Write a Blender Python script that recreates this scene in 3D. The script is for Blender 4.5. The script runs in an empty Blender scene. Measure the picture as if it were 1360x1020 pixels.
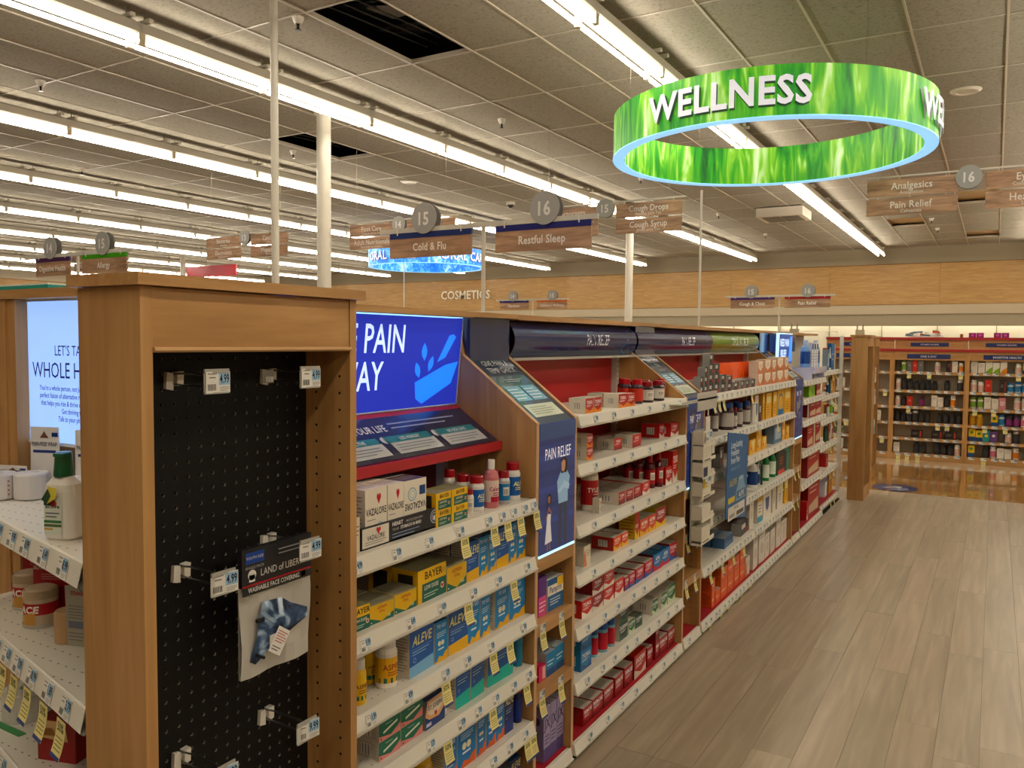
import bpy, math, random
from mathutils import Matrix, Vector
S = bpy.context.scene
COL = S.collection
random.seed(7)

# ---------------------------------------------------------------- camera, light, exposure
cam_d = bpy.data.cameras.new('camera'); cam_d.sensor_width = 36.0; cam_d.lens = 28.588
cam_d.clip_start = 0.05; cam_d.clip_end = 200
cam = bpy.data.objects.new('camera', cam_d); COL.objects.link(cam); S.camera = cam
EYE = Vector((0, 0, 1.57))
cam.matrix_world = Matrix(((0.85979984, -0.03401717, 0.50949687, 0),
                           (0.51055958, 0.04055847, -0.85888528, 0),
                           (0.00855243, 0.99859794, 0.05223996, 1.57),
                           (0, 0, 0, 1)))
TUBE_STRENGTH = 23.0
world = bpy.data.worlds.new('store_air'); S.world = world; world.use_nodes = True
world.node_tree.nodes['Background'].inputs[0].default_value = (0.55, 0.5, 0.42, 1)
world.node_tree.nodes['Background'].inputs[1].default_value = 0.05
S.view_settings.view_transform = 'Standard'; S.view_settings.look = 'None'
S.view_settings.gamma = 1.0; S.view_settings.use_curve_mapping = False
S.view_settings.exposure = 0.27

# ---------------------------------------------------------------- helpers
def lin(c): return c / 12.92 if c <= 0.04045 else ((c + 0.055) / 1.055) ** 2.4
_cc = {}
def C(h):
    if not isinstance(h, str): return h
    if h not in _cc:
        h2 = h.lstrip('#')
        if len(h2) == 3: h2 = ''.join(c * 2 for c in h2)
        _cc[h] = tuple(lin(int(h2[i:i + 2], 16) / 255) for i in (0, 2, 4)) + (1.0,)
    return _cc[h]

def new_mat(name):
    m = bpy.data.materials.new(name); m.use_nodes = True
    nt = m.node_tree; return m, nt, nt.nodes['Principled BSDF']
def attr_mat(name, rough, spec=0.5, metal=0.0, emit=0.0, coat=0.0):
    m, nt, b = new_mat(name)
    a = nt.nodes.new('ShaderNodeAttribute'); a.attribute_name = 'Col'
    nt.links.new(a.outputs['Color'], b.inputs['Base Color'])
    b.inputs['Roughness'].default_value = rough; b.inputs['Metallic'].default_value = metal
    b.inputs['Specular IOR Level'].default_value = spec
    b.inputs['Coat Weight'].default_value = coat
    if name in ('printed_carton', 'moulded_plastic'):          # inks a little more saturated than the swatches
        hs = nt.nodes.new('ShaderNodeHueSaturation'); hs.inputs['Saturation'].default_value = 1.18
        nt.links.new(a.outputs['Color'], hs.inputs['Color']); nt.links.new(hs.outputs['Color'], b.inputs['Base Color'])
    if emit:
        nt.links.new(a.outputs['Color'], b.inputs['Emission Color'])
        b.inputs['Emission Strength'].default_value = emit
    else:                                     # fine procedural relief so nothing is dead flat
        n = nt.nodes.new('ShaderNodeTexNoise'); n.inputs['Scale'].default_value = 60
        bp = nt.nodes.new('ShaderNodeBump'); bp.inputs['Strength'].default_value = 0.03; bp.inputs['Distance'].default_value = 0.01
        nt.links.new(n.outputs['Fac'], bp.inputs['Height']); nt.links.new(bp.outputs['Normal'], b.inputs['Normal'])
    return m
CARTON = attr_mat('printed_carton', 0.42)
PLASTIC = attr_mat('moulded_plastic', 0.28, coat=0.2)
PAPER = attr_mat('paper', 0.65, 0.3)
METAL = attr_mat('painted_metal', 0.38)
STEEL = attr_mat('dark_steel_wire', 0.3, 0.5, 1.0)
GLOSSY = attr_mat('glossy_print', 0.16, 0.6, coat=0.4)
LIT = attr_mat('backlit_print', 0.3, 0.3, emit=0.9)
POSTER = attr_mat('backlit_poster', 0.25, 0.4, emit=0.25)
GLOW = attr_mat('lit_edge', 0.4, 0.3, emit=1.2)
RUBBER = attr_mat('matte_black', 0.8, 0.2)

def ramp(nt, stops):
    r = nt.nodes.new('ShaderNodeValToRGB'); e = r.color_ramp.elements
    e[0].position, e[0].color = stops[0][0], C(stops[0][1])
    e[1].position, e[1].color = stops[-1][0], C(stops[-1][1])
    for p, c in stops[1:-1]:
        k = e.new(p); k.color = C(c)
    return r
def wood_mat(name, stretch, cols, rough=0.4, scale=1.0, per_obj=False):
    m, nt, b = new_mat(name)
    tc = nt.nodes.new('ShaderNodeTexCoord'); mp = nt.nodes.new('ShaderNodeMapping')
    nt.links.new(tc.outputs['Object'], mp.inputs['Vector']); mp.inputs['Scale'].default_value = stretch
    if per_obj:
        oi = nt.nodes.new('ShaderNodeObjectInfo'); mu = nt.nodes.new('ShaderNodeVectorMath'); mu.operation = 'SCALE'
        cx = nt.nodes.new('ShaderNodeCombineXYZ')
        for k in range(3): nt.links.new(oi.outputs['Random'], cx.inputs[k])
        nt.links.new(cx.outputs[0], mu.inputs[0]); mu.inputs['Scale'].default_value = 37.0
        ad = nt.nodes.new('ShaderNodeVectorMath'); nt.links.new(mp.outputs[0], ad.inputs[0]); nt.links.new(mu.outputs[0], ad.inputs[1])
        src = ad.outputs[0]
    else: src = mp.outputs[0]
    n1 = nt.nodes.new('ShaderNodeTexNoise'); n1.inputs['Scale'].default_value = 3 * scale; n1.inputs['Detail'].default_value = 5; n1.inputs['Distortion'].default_value = 0.9
    n2 = nt.nodes.new('ShaderNodeTexNoise'); n2.inputs['Scale'].default_value = 18 * scale; n2.inputs['Detail'].default_value = 3
    nt.links.new(src, n1.inputs['Vector']); nt.links.new(src, n2.inputs['Vector'])
    mx = nt.nodes.new('ShaderNodeMath'); mx.operation = 'MULTIPLY_ADD'; mx.inputs[1].default_value = 0.28
    nt.links.new(n2.outputs['Fac'], mx.inputs[0]); nt.links.new(n1.outputs['Fac'], mx.inputs[2])
    r = ramp(nt, [(0.42, cols[0]), (0.62, cols[1]), (0.8, cols[2])])
    nt.links.new(mx.outputs[0], r.inputs[0]); nt.links.new(r.outputs[0], b.inputs['Base Color'])
    b.inputs['Roughness'].default_value = rough
    bp = nt.nodes.new('ShaderNodeBump'); bp.inputs['Strength'].default_value = 0.05; bp.inputs['Distance'].default_value = 0.005
    nt.links.new(n2.outputs['Fac'], bp.inputs['Height']); nt.links.new(bp.outputs['Normal'], b.inputs['Normal'])
    return m
WCOL = ('#a27340', '#b1824b', '#c2935a')
WOOD_V = wood_mat('beech_laminate_upright', (5, 5, 0.35), WCOL, per_obj=True)
WOOD_H = wood_mat('beech_laminate_across', (0.5, 6, 6), WCOL)      # grain along local x
WOOD_HY = wood_mat('beech_laminate_along', (6, 0.5, 6), WCOL)
WOOD_BAND = wood_mat('honey_oak_wall_band', (0.35, 2, 5), ('#a87e45', '#b58b50', '#c09a60'), 0.45, 2.2, True)
WOOD_SIGN = wood_mat('walnut_sign_board', (0.9, 6, 7), ('#84644c', '#a88263', '#c39c7c'), 0.5, 1.3, True)

def slotted_metal():
    m, nt, b = new_mat('perforated_cream_metal')
    tc = nt.nodes.new('ShaderNodeTexCoord'); sp = nt.nodes.new('ShaderNodeSeparateXYZ'); nt.links.new(tc.outputs['Object'], sp.inputs[0])
    def tri(sock, per, width):
        a = nt.nodes.new('ShaderNodeMath'); a.operation = 'PINGPONG'; a.inputs[1].default_value = per / 2; nt.links.new(sock, a.inputs[0])
        c = nt.nodes.new('ShaderNodeMath'); c.operation = 'LESS_THAN'; c.inputs[1].default_value = width; nt.links.new(a.outputs[0], c.inputs[0]); return c
    u = tri(sp.outputs[0], 0.0254, 0.0036); v = tri(sp.outputs[1], 0.038, 0.0014)
    mu = nt.nodes.new('ShaderNodeMath'); mu.operation = 'MULTIPLY'; nt.links.new(u.outputs[0], mu.inputs[0]); nt.links.new(v.outputs[0], mu.inputs[1])
    mx = nt.nodes.new('ShaderNodeMix'); mx.data_type = 'RGBA'; mx.inputs['A'].default_value = C('#d9d2c2'); mx.inputs['B'].default_value = C('#6b6455')
    nt.links.new(mu.outputs[0], mx.inputs['Factor']); nt.links.new(mx.outputs['Result'], b.inputs['Base Color'])
    b.inputs['Roughness'].default_value = 0.4
    return m
SLOTTED = slotted_metal()

class MB:
    def __init__(s): s.v = []; s.f = []; s.m = []; s.c = []; s.s = []
    def face(s, pts, col, m=0, smooth=False):
        i = len(s.v); s.v += [tuple(p) for p in pts]; s.f.append(tuple(range(i, i + len(pts))))
        s.m.append(m); s.c.append(C(col)); s.s.append(smooth)
    def box(s, x0, y0, z0, x1, y1, z1, col, m=0, left=None, top=None, front=None):
        if x0 > x1: x0, x1 = x1, x0
        if y0 > y1: y0, y1 = y1, y0
        if z0 > z1: z0, z1 = z1, z0
        i = len(s.v)
        s.v += [(x0, y0, z0), (x1, y0, z0), (x1, y1, z0), (x0, y1, z0), (x0, y0, z1), (x1, y0, z1), (x1, y1, z1), (x0, y1, z1)]
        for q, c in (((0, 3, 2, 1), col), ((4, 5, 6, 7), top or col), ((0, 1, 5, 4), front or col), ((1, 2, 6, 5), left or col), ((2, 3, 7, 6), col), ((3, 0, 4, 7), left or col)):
            s.f.append(tuple(i + k for k in q)); s.m.append(m); s.c.append(C(c)); s.s.append(False)
    def prism(s, poly, axis, a, b, col, m=0, capcol=None):
        # poly of 2D points extruded along axis ('x','y','z') from a to b
        def P(p, t): return {'x': (t, p[0], p[1]), 'y': (p[0], t, p[1]), 'z': (p[0], p[1], t)}[axis]
        n = len(poly)
        for k in range(n):
            p, q = poly[k], poly[(k + 1) % n]
            s.face([P(p, a), P(q, a), P(q, b), P(p, b)], col, m)
        s.face([P(p, a) for p in reversed(poly)], capcol or col, m); s.face([P(p, b) for p in poly], capcol or col, m)
    def lathe(s, prof, n=14, cx=0, cy=0, col='#fff', m=0, sx=1.0, sy=1.0):
        # prof: list of (r, z, colour of the band above it)
        for k in range(len(prof) - 1):
            r0, z0 = prof[k][:2]; r1, z1 = prof[k + 1][:2]; c = prof[k][2] if len(prof[k]) > 2 else col
            for j in range(n):
                a, b = 2 * math.pi * j / n, 2 * math.pi * (j + 1) / n
                q = [(cx + r0 * sx * math.cos(a), cy + r0 * sy * math.sin(a), z0), (cx + r0 * sx * math.cos(b), cy + r0 * sy * math.sin(b), z0),
                     (cx + r1 * sx * math.cos(b), cy + r1 * sy * math.sin(b), z1), (cx + r1 * sx * math.cos(a), cy + r1 * sy * math.sin(a), z1)]
                if r1 < 1e-6: q = q[:3]
                elif r0 < 1e-6: q = [q[0], q[2], q[3]]
                s.face(q, c, m, abs(z1 - z0) > 1e-5)
    def rod(s, p, q, r, col, m=0, n=6):
        p, q = Vector(p), Vector(q); d = (q - p)
        if d.length < 1e-6: return
        d.normalize(); a = d.orthogonal().normalized(); b = d.cross(a)
        R0 = [p + (a * math.cos(2 * math.pi * k / n) + b * math.sin(2 * math.pi * k / n)) * r for k in range(n)]
        R1 = [x + (q - p) for x in R0]
        for k in range(n):
            j = (k + 1) % n; s.face([R0[k], R0[j], R1[j], R1[k]], col, m, True)
        s.face(list(reversed(R0)), col, m); s.face(R1, col, m)
    def path(s, pts, r, col, m=0, n=6):
        for k in range(len(pts) - 1): s.rod(pts[k], pts[k + 1], r, col, m, n)
    def text(s, st, fn, size, col, m=0, align='c', xs=1.0, shear=0.0, bold=0.0, flipx=False):
        vs, fs, w = text_geo(st, bold)
        off = {'c': -w / 2, 'l': 0, 'r': -w}[align]
        i = len(s.v)
        for x, y in vs: s.v.append(tuple(fn((x + off) * size * xs + y * size * shear, y * size)))
        for f in fs: s.f.append(tuple(i + k for k in f)); s.m.append(m); s.c.append(C(col)); s.s.append(False)
    def mesh(s, name, mats):
        me = bpy.data.meshes.new(name); me.from_pydata(s.v, [], s.f)
        for m in mats: me.materials.append(m)
        me.polygons.foreach_set('material_index', s.m); me.polygons.foreach_set('use_smooth', s.s)
        at = me.color_attributes.new('Col', 'FLOAT_COLOR', 'CORNER')
        buf = []
        for f, c in zip(s.f, s.c): buf += list(c) * len(f)
        at.data.foreach_set('color', buf); me.update()
        return me
    def build(s, name, mats, parent=None, loc=(0, 0, 0), rot=0.0):
        return put(s.mesh(name, mats if isinstance(mats, (list, tuple)) else [mats]), name, parent, loc, rot)
def put(me, name, parent=None, loc=(0, 0, 0), rot=0.0):
    o = bpy.data.objects.new(name, me); COL.objects.link(o)
    if parent is not None: o.parent = parent
    o.location = loc; o.rotation_euler = rot if isinstance(rot, tuple) else (0, 0, rot)
    return o
_tg = {}
def text_geo(st, bold=0.0):
    k = (st, bold)
    if k not in _tg:
        cu = bpy.data.curves.new('t', 'FONT'); cu.body = st; cu.size = 1.0; cu.resolution_u = 2; cu.offset = bold; cu.space_character = 1.0 + bold * 2.2
        o = bpy.data.objects.new('t', cu); COL.objects.link(o)
        dg = bpy.context.evaluated_depsgraph_get(); ev = o.evaluated_get(dg); me = ev.to_mesh()
        vs = [(v.co.x, v.co.y) for v in me.vertices]; fs = [tuple(p.vertices) for p in me.polygons]
        ev.to_mesh_clear(); bpy.data.objects.remove(o); bpy.data.curves.remove(cu)
        x0 = min((v[0] for v in vs), default=0); x1 = max((v[0] for v in vs), default=0)
        _tg[k] = ([(a - x0, b) for a, b in vs], fs, x1 - x0)
    return _tg[k]
def plane(o, ux, uy, eps=0.0):
    # returns fn(a, b) on a plane with origin o, unit axes ux, uy, lifted by eps along the normal
    o, ux, uy = Vector(o), Vector(ux).normalized(), Vector(uy).normalized(); n = ux.cross(uy)
    return lambda a, b: o + ux * a + uy * b + n * eps
def tag(o, label, cat, group=None, kind=None):
    o['label'] = label; o['category'] = cat
    if group: o['group'] = group
    if kind: o['kind'] = kind
    return o
def empty(name, loc=(0, 0, 0), rot=0.0, parent=None):
    o = bpy.data.objects.new(name, None); COL.objects.link(o); o.empty_display_size = 0.1
    o.location = loc; o.rotation_euler = (0, 0, rot)
    if parent is not None: o.parent = parent
    return o
def struct(o): o['kind'] = 'structure'; return o
ORD = ['leftmost', 'second from left', 'third from left', 'fourth from left', 'fifth from left', 'sixth from left', 'seventh from left', 'eighth from left',
       'ninth from left', 'tenth from left', 'eleventh from left', 'twelfth from left', 'thirteenth from left', 'fourteenth from left', 'fifteenth from left',
       'sixteenth from left', 'seventeenth from left', 'eighteenth from left', 'nineteenth from left', 'twentieth from left'] + ['%dth from left' % k for k in range(21, 60)]

# ---------------------------------------------------------------- room: floor
def floor_wood():
    m, nt, b = new_mat('grey_brown_vinyl_plank')
    oi = nt.nodes.new('ShaderNodeObjectInfo'); tc = nt.nodes.new('ShaderNodeTexCoord'); gm = nt.nodes.new('ShaderNodeNewGeometry')
    mp = nt.nodes.new('ShaderNodeMapping'); mp.inputs['Scale'].default_value = (14, 0.9, 1); nt.links.new(gm.outputs['Position'], mp.inputs['Vector'])
    ri = nt.nodes.new('ShaderNodeAttribute'); ri.attribute_name = 'Col'
    n1 = nt.nodes.new('ShaderNodeTexNoise'); n1.inputs['Scale'].default_value = 1.6; n1.inputs['Detail'].default_value = 6; n1.inputs['Distortion'].default_value = 0.5
    n1.noise_dimensions = '4D'; nt.links.new(mp.outputs[0], n1.inputs['Vector']); 
    wv = nt.nodes.new('ShaderNodeMath'); wv.operation = 'MULTIPLY'; wv.inputs[1].default_value = 40.0
    nt.links.new(ri.outputs['Fac'], wv.inputs[0]); nt.links.new(wv.outputs[0], n1.inputs['W'])
    r = ramp(nt, [(0.28, '#978770'), (0.5, '#a5947c'), (0.75, '#b7a68e')])
    nt.links.new(n1.outputs['Fac'], r.inputs[0])
    mx = nt.nodes.new('ShaderNodeMix'); mx.data_type = 'RGBA'; mx.blend_type = 'MULTIPLY'; mx.inputs['Factor'].default_value = 1.0
    nt.links.new(r.outputs[0], mx.inputs['A']); nt.links.new(ri.outputs['Color'], mx.inputs['B'])
    nt.links.new(mx.outputs['Result'], b.inputs['Base Color']); b.inputs['Roughness'].default_value = 0.36; b.inputs['Specular IOR Level'].default_value = 0.4
    bp = nt.nodes.new('ShaderNodeBump'); bp.inputs['Strength'].default_value = 0.06; bp.inputs['Distance'].default_value = 0.004
    nt.links.new(n1.outputs['Fac'], bp.inputs['Height']); nt.links.new(bp.outputs['Normal'], b.inputs['Normal'])
    return m
VINYL = floor_wood()
TILE_GLOSS = attr_mat('polished_vinyl_tile', 0.09, 0.6, coat=0.5)
def vis_dist(x, y, z):                       # how large a piece at this place shows: near and in view first
    d = Vector((x, y, z)) - EYE; v = cam.matrix_world.to_3x3().transposed() @ d
    if v.z > -0.3: return 1e6 + d.length
    px, py = v.x / -v.z, v.y / -v.z
    return d.length if abs(px) < 0.7 and abs(py) < 0.55 else 1e6 + d.length

NTH = ['first', 'second', 'third', 'fourth', 'fifth', 'sixth', 'seventh', 'eighth', 'ninth', 'tenth', 'eleventh', 'twelfth', 'thirteenth', 'fourteenth', 'fifteenth', 'sixteenth', 'seventeenth', 'eighteenth', 'nineteenth', 'twentieth', 'twenty-first']
XL, XR, YB, YN = -28.0, 8.0, 22.0, -6.0
fm = MB(); fm.box(XL, YN, -0.10, XR, YB, -0.006, '#6a5c4a')
floor = struct(fm.build('floor', RUBBER))
pl = []
PW, PLn = 0.152, 1.22
for i in range(int(-1.8 // PW), int(6.0 // PW)):
    off = random.random() * PLn
    y = 0.0 + off - PLn
    while y < 9.51:
        y0, y1 = max(y, -0.2), min(y + PLn, 9.51); y += PLn
        if y1 - y0 > 0.02:
            t = random.choice([0.91, 0.95, 0.98, 1.0, 1.0, 1.05]) ; t2 = t * random.uniform(0.97, 1.03)
            pl.append((vis_dist(i * PW + PW / 2, (y0 + y1) / 2, 0), i * PW, y0, (i + 1) * PW, y1, (t, t2 * 0.995, t2 * 0.98, 1)))
pl.sort(key=lambda p: p[0])
rest = MB()
for k, (d, x0, y0, x1, y1, c) in enumerate(pl):
    g = 0.0006; zt = random.uniform(-0.0003, 0.0003)
    if k < 300:
        b = MB(); cx, cy = (x0 + x1) / 2, (y0 + y1) / 2
        b.box(x0 + g - cx, y0 + g - cy, -0.0055, x1 - g - cx, y1 - g - cy, zt, c); b.build('plank', VINYL, floor, (cx, cy, 0))
    else: rest.box(x0 + g, y0 + g, -0.0055, x1 - g, y1 - g, zt, c)
# rest of the floor under and beyond the shelving, as planks too broad to tell apart
for i in range(-14, 4):
    for j in range(-3, 11):
        x0, y0 = i * 2.0, j * 2.0
        if x0 < -1.8 - 0.01 and x0 + 2 <= -1.5 + 0.5:
            rest.box(max(x0, XL), max(y0, YN), -0.0055, min(x0 + 2, -1.976), y0 + 2, -0.0006, (0.95, 0.93, 0.9, 1))
r_ = rest.build('far_planks', VINYL, floor); r_['kind'] = 'stuff'
T = 0.305
tl = []
for j in range(0, 9):
    for i in range(int(-1.976 // T), 14):
        y0 = 9.51 + j * T
        if j < 7:
            a = random.uniform(0.85, 1.1); c = tuple(v * a for v in C('#ab7a3a')[:3]) + (1,)
        else:
            a = random.uniform(0.94, 1.04); c = tuple(v * a for v in C('#cbb594')[:3]) + (1,)
        tl.append((i * T, y0, c))
for x, y, c in tl:
    b = MB(); b.box(-T / 2 + 0.0006, -T / 2 + 0.0006, -0.0055, T / 2 - 0.0006, T / 2 - 0.0006, random.uniform(-0.0003, 0.0002), c)
    b.build('floor_tile', TILE_GLOSS, floor, (x + T / 2, y + T / 2, 0))
b = MB(); b.box(-1.976, 9.51 + 9 * T, -0.0055, XR, YB, -0.0005, '#c4ad8b'); o = b.build('far_floor_tiles', TILE_GLOSS, floor); o['kind'] = 'stuff'

# ---------------------------------------------------------------- room: ceiling
CZ = 3.88
def ceil_mat():
    m, nt, b = new_mat('mineral_fibre_tile')
    tc = nt.nodes.new('ShaderNodeNewGeometry')
    n = nt.nodes.new('ShaderNodeTexNoise'); n.inputs['Scale'].default_value = 45; n.inputs['Detail'].default_value = 4; nt.links.new(tc.outputs['Position'], n.inputs['Vector'])
    n2 = nt.nodes.new('ShaderNodeTexNoise'); n2.inputs['Scale'].default_value = 0.8; nt.links.new(tc.outputs['Position'], n2.inputs['Vector'])
    r = ramp(nt, [(0.3, '#7f796d'), (0.42, '#968f81'), (0.7, '#9f988a')]); nt.links.new(n.outputs['Fac'], r.inputs[0])
    a = nt.nodes.new('ShaderNodeAttribute'); a.attribute_name = 'Col'
    mx = nt.nodes.new('ShaderNodeMix'); mx.data_type = 'RGBA'; mx.blend_type = 'MULTIPLY'; mx.inputs['Factor'].default_value = 1.0
    nt.links.new(r.outputs[0], mx.inputs['A']); nt.links.new(a.outputs['Color'], mx.inputs['B']); nt.links.new(mx.outputs['Result'], b.inputs['Base Color'])
    b.inputs['Roughness'].default_value = 0.9; b.inputs['Specular IOR Level'].default_value = 0.15
    bp = nt.nodes.new('ShaderNodeBump'); bp.inputs['Strength'].default_value = 0.25; bp.inputs['Distance'].default_value = 0.004
    nt.links.new(n.outputs['Fac'], bp.inputs['Height']); nt.links.new(bp.outputs['Normal'], b.inputs['Normal'])
    return m
CEIL = ceil_mat()
b = MB(); b.box(XL, YN, CZ + 0.55, XR, YB, CZ + 0.62, '#2a241e'); ceiling = struct(b.build('ceiling', RUBBER))
TX, TY, Y0C = 0.61, 1.22, 4.29
HOLES = {(-7, 0), (-12, 2), (-3, 10), (-1, 12), (-1, 8)}
tiles = []
for i in range(-46, 14):
    for j in range(-9, 15):
        if (i, j) in HOLES: continue
        x0, y0 = i * TX, Y0C + j * TY
        x1, y1 = min(x0 + TX, XR), min(y0 + TY, 21.52)
        x0c = max(x0, XL)
        if x1 - x0c < 0.05 or y1 - y0 < 0.05: continue
        tiles.append((vis_dist((x0c + x1) / 2, (y0 + y1) / 2, CZ), x0c, y0, x1, y1))
tiles.sort(key=lambda t: t[0])
rest = MB()
for k, (d, x0, y0, x1, y1) in enumerate(tiles):
    a = random.uniform(0.93, 1.05); c = (a, a, a * 0.99, 1); g = 0.006
    if k < 300:
        t = MB(); cx, cy = (x0 + x1) / 2, (y0 + y1) / 2
        t.box(x0 + g - cx, y0 + g - cy, 0, x1 - g - cx, y1 - g - cy, 0.015, c)
        t.build('ceiling_tile', CEIL, ceiling, (cx, cy, CZ), (random.uniform(-.004, .004), random.uniform(-.004, .004), 0))
    else: rest.box(x0 + g, y0 + g, CZ, x1 - g, y1 - g, CZ + 0.015, c)
r_ = rest.build('far_ceiling_tiles', CEIL, ceiling); r_['kind'] = 'stuff'
g = MB()
for i in range(-46, 15): 
    if XL < i * TX < XR: g.box(i * TX - 0.008, YN, CZ - 0.008, i * TX + 0.008, 21.5, CZ + 0.028, '#b5aa98')
for j in range(-9, 15):
    y = Y0C + j * TY
    if y < 21.5: g.box(XL, y - 0.008, CZ - 0.006, XR, y + 0.008, CZ + 0.03, '#b0a593')
g.build('ceiling_grid', METAL, ceiling)['kind'] = 'stuff'
# ducts and wrapped insulation seen through the open ceiling squares
for (i, j) in sorted(HOLES):
    x0, y0 = i * TX, Y0C + j * TY; b = MB()
    rr = random.Random(i * 31 + j)
    b.rod((x0 - 0.3, y0 + 0.35, CZ + 0.33), (x0 + 0.9, y0 + 0.5, CZ + 0.3), 0.07, '#1c1a19', n=8)
    for q in range(14):
        xa = x0 + rr.uniform(-0.1, .7); ya = y0 + rr.uniform(0, 1.1)
        b.face([(xa, ya, CZ + 0.16), (xa + .3, ya + .05, CZ + 0.1 + rr.random() * .1), (xa + .35, ya + .3, CZ + 0.2), (xa + .05, ya + .25, CZ + 0.12 + rr.random() * .1)], rr.choice(['#181a1e', '#0f1012', '#24272c', '#302d2b']) if j < 5 else '#6d5338')
    for q in range(5): b.rod((x0 + q * .13, y0 - 0.05, CZ + 0.1), (x0 + q * .12 + .1, y0 + 1.3, CZ + 0.14), 0.006, '#3b3e42')
    if j >= 5: b.box(x0 - .1, y0 - .1, CZ + .06, x0 + .71, y0 + 1.32, CZ + .09, '#9a7a52')
    b.build('wrapped_ducting', PLASTIC, ceiling)['kind'] = 'stuff'
# ---------------------------------------------------------------- room: walls
def wall(name, x0, y0, z0, x1, y1, z1, col, mat=METAL, kind=True):
    b = MB(); b.box(x0, y0, z0, x1, y1, z1, col); o = b.build(name, mat); o['kind'] = 'structure'; return o
WALLM = attr_mat('wall_paint', 0.75, 0.2)
wall('wall_back', XL, YB, 0, XR, YB + 0.1, CZ + 0.6, '#e4deca', WALLM)
wall('wall_left', XL - 0.1, YN, 0, XL, YB, CZ + 0.6, '#cbbfa8', WALLM)
wall('wall_right', XR, YN, 0, XR + 0.1, YB, CZ + 0.6, '#cbbfa8', WALLM)
wall('wall_front', XL, YN - 0.1, 0, XR, YN, CZ + 0.6, '#cbbfa8', WALLM)
fa = wall('trim_1', XL, 21.5, 2.02, XR, 21.6, CZ + 0.03, '#a3977f', WALLM); fa['label'] = 'grey-beige soffit fascia'
o = wall('trim_2', XL, 21.46, 2.30, XR, 21.497, 2.52, '#c0b298', WALLM)
bandx = XL; k = 0
tr = wall('trim_3', XL, 21.48, 2.50, XR, 21.4995, 3.50, '#8d6534', WALLM)
while bandx < XR - 0.05:
    w = min(2.44, XR - bandx); b = MB(); b.box(-w / 2 + .002, 0, 2.53, w / 2 - .002, 0.02, 3.48, '#fff'); b.build('panel', WOOD_BAND, tr, (bandx + w / 2, 21.46, 0)); bandx += w
tr = wall('trim_4', XL + 0.0005, YN, 2.50, XL + 0.02, 21.45, 3.50, '#8d6534', WALLM)
for q in range(11):
    b = MB(); b.box(-1.218, 0, 2.53, 1.218, 0.02, 3.48, '#fff'); b.build('panel', WOOD_BAND, tr, (XL + 0.04, YN + 1.3 + q * 2.44, 0), math.pi / 2)
# joints of the pale lower wall
b = MB()
for x in range(-10, 6): b.box(x * 1.22, 21.97, 0, x * 1.22 + 0.02, 21.9995, 2.3, '#a89d84')
struct(b.build('trim_5', WALLM))
# valance lamps that wash the lower wall
VAL = attr_mat('valance_tube', 0.4, emit=14.0)
for k, x in enumerate([x * 2.44 for x in range(-9, 4)]):
    o = empty('valance_light', (x, 21.75, 2.2)); b = MB(); b.rod((-1.15, 0, 0), (1.15, 0, 0), 0.02, '#fff6e2', n=6); b.build('tube', VAL, o)
    b = MB(); b.box(-1.2, -0.05, 0.02, 1.2, 0.05, 0.06, '#ddd'); b.box(-0.02, -0.15, 0.04, 0.02, 0.25, 0.06, '#ddd'); b.build('batten', METAL, o)
    tag(o, 'hidden fluorescent batten behind the back soffit, %s from left' % NTH[k], 'light', 'valance battens behind the soffit')
# lettering on the band
b = MB(); fn = plane((0, 0, 0), (1, 0, 0), (0, 0, 1), 0.02)
b.text('COSMETICS', fn, 0.37, '#f4ecd8', bold=0.015, xs=0.93); b.text('COSMETICS', plane((0, 0, 0), (1, 0, 0), (0, 0, 1), 0.0), 0.37, '#b8ad97', bold=0.02, xs=0.93)
tag(b.build('wall_lettering', PLASTIC, None, (-14.45, 21.43, 2.9)), 'cream COSMETICS lettering on the wood wall band', 'lettering')

# ---------------------------------------------------------------- fluorescent rows
TUBE = attr_mat('fluorescent_tube', 0.4, emit=TUBE_STRENGTH)
HZ = 3.66
def light_meshes():
    a = MB()
    a.prism([(-0.065, 0.034), (-0.072, 0.05), (-0.06, 0.12), (0.06, 0.12), (0.072, 0.05), (0.065, 0.034)], 'y', -0.62, 0.62, '#b9b2a4')
    a.box(-0.02, -0.6, 0.12, 0.02, 0.6, 0.14, '#8a8376')
    for y in (-0.6, 0.6):
        for x in (-0.062, 0.062): a.box(x - 0.016, y - 0.014, -0.035, x + 0.016, y + 0.014, 0.04, '#cfc3a0')
        a.rod((0, y * 0.9, 0.15), (0, y * 0.9, CZ - HZ), 0.004, '#8a8274'); a.box(-0.085, y * 0.9 - 0.015, 0.14, 0.085, y * 0.9 + 0.015, 0.165, '#c9c2b0')
    t = MB(); t.rod((0, -0.585, 0), (0, 0.585, 0), 0.0165, '#fff6e6', n=7)
    return a.mesh('housing', [METAL]), t.mesh('tube', [TUBE])
HM, TM = light_meshes()
ROWS = [(3.51, -4, 'right of the aisle'), (0.58, -4, 'over the open aisle'), (-2.36, -4, 'passing behind the round green sign'), (-5.29, -1, 'crossing behind the thin pole'),
        (-8.22, 2, 'second row in from the upper left corner'), (-11.15, 4.5, ''), (-14.1, 6, ''), (-17.0, 7.5, ''), (-19.9, 9, ''), (-22.8, 10.5, ''), (-25.7, 12, '')]
nm = ['first', 'second', 'third', 'fourth', 'fifth', 'sixth', 'seventh', 'eighth', 'ninth', 'tenth', 'eleventh']
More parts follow.
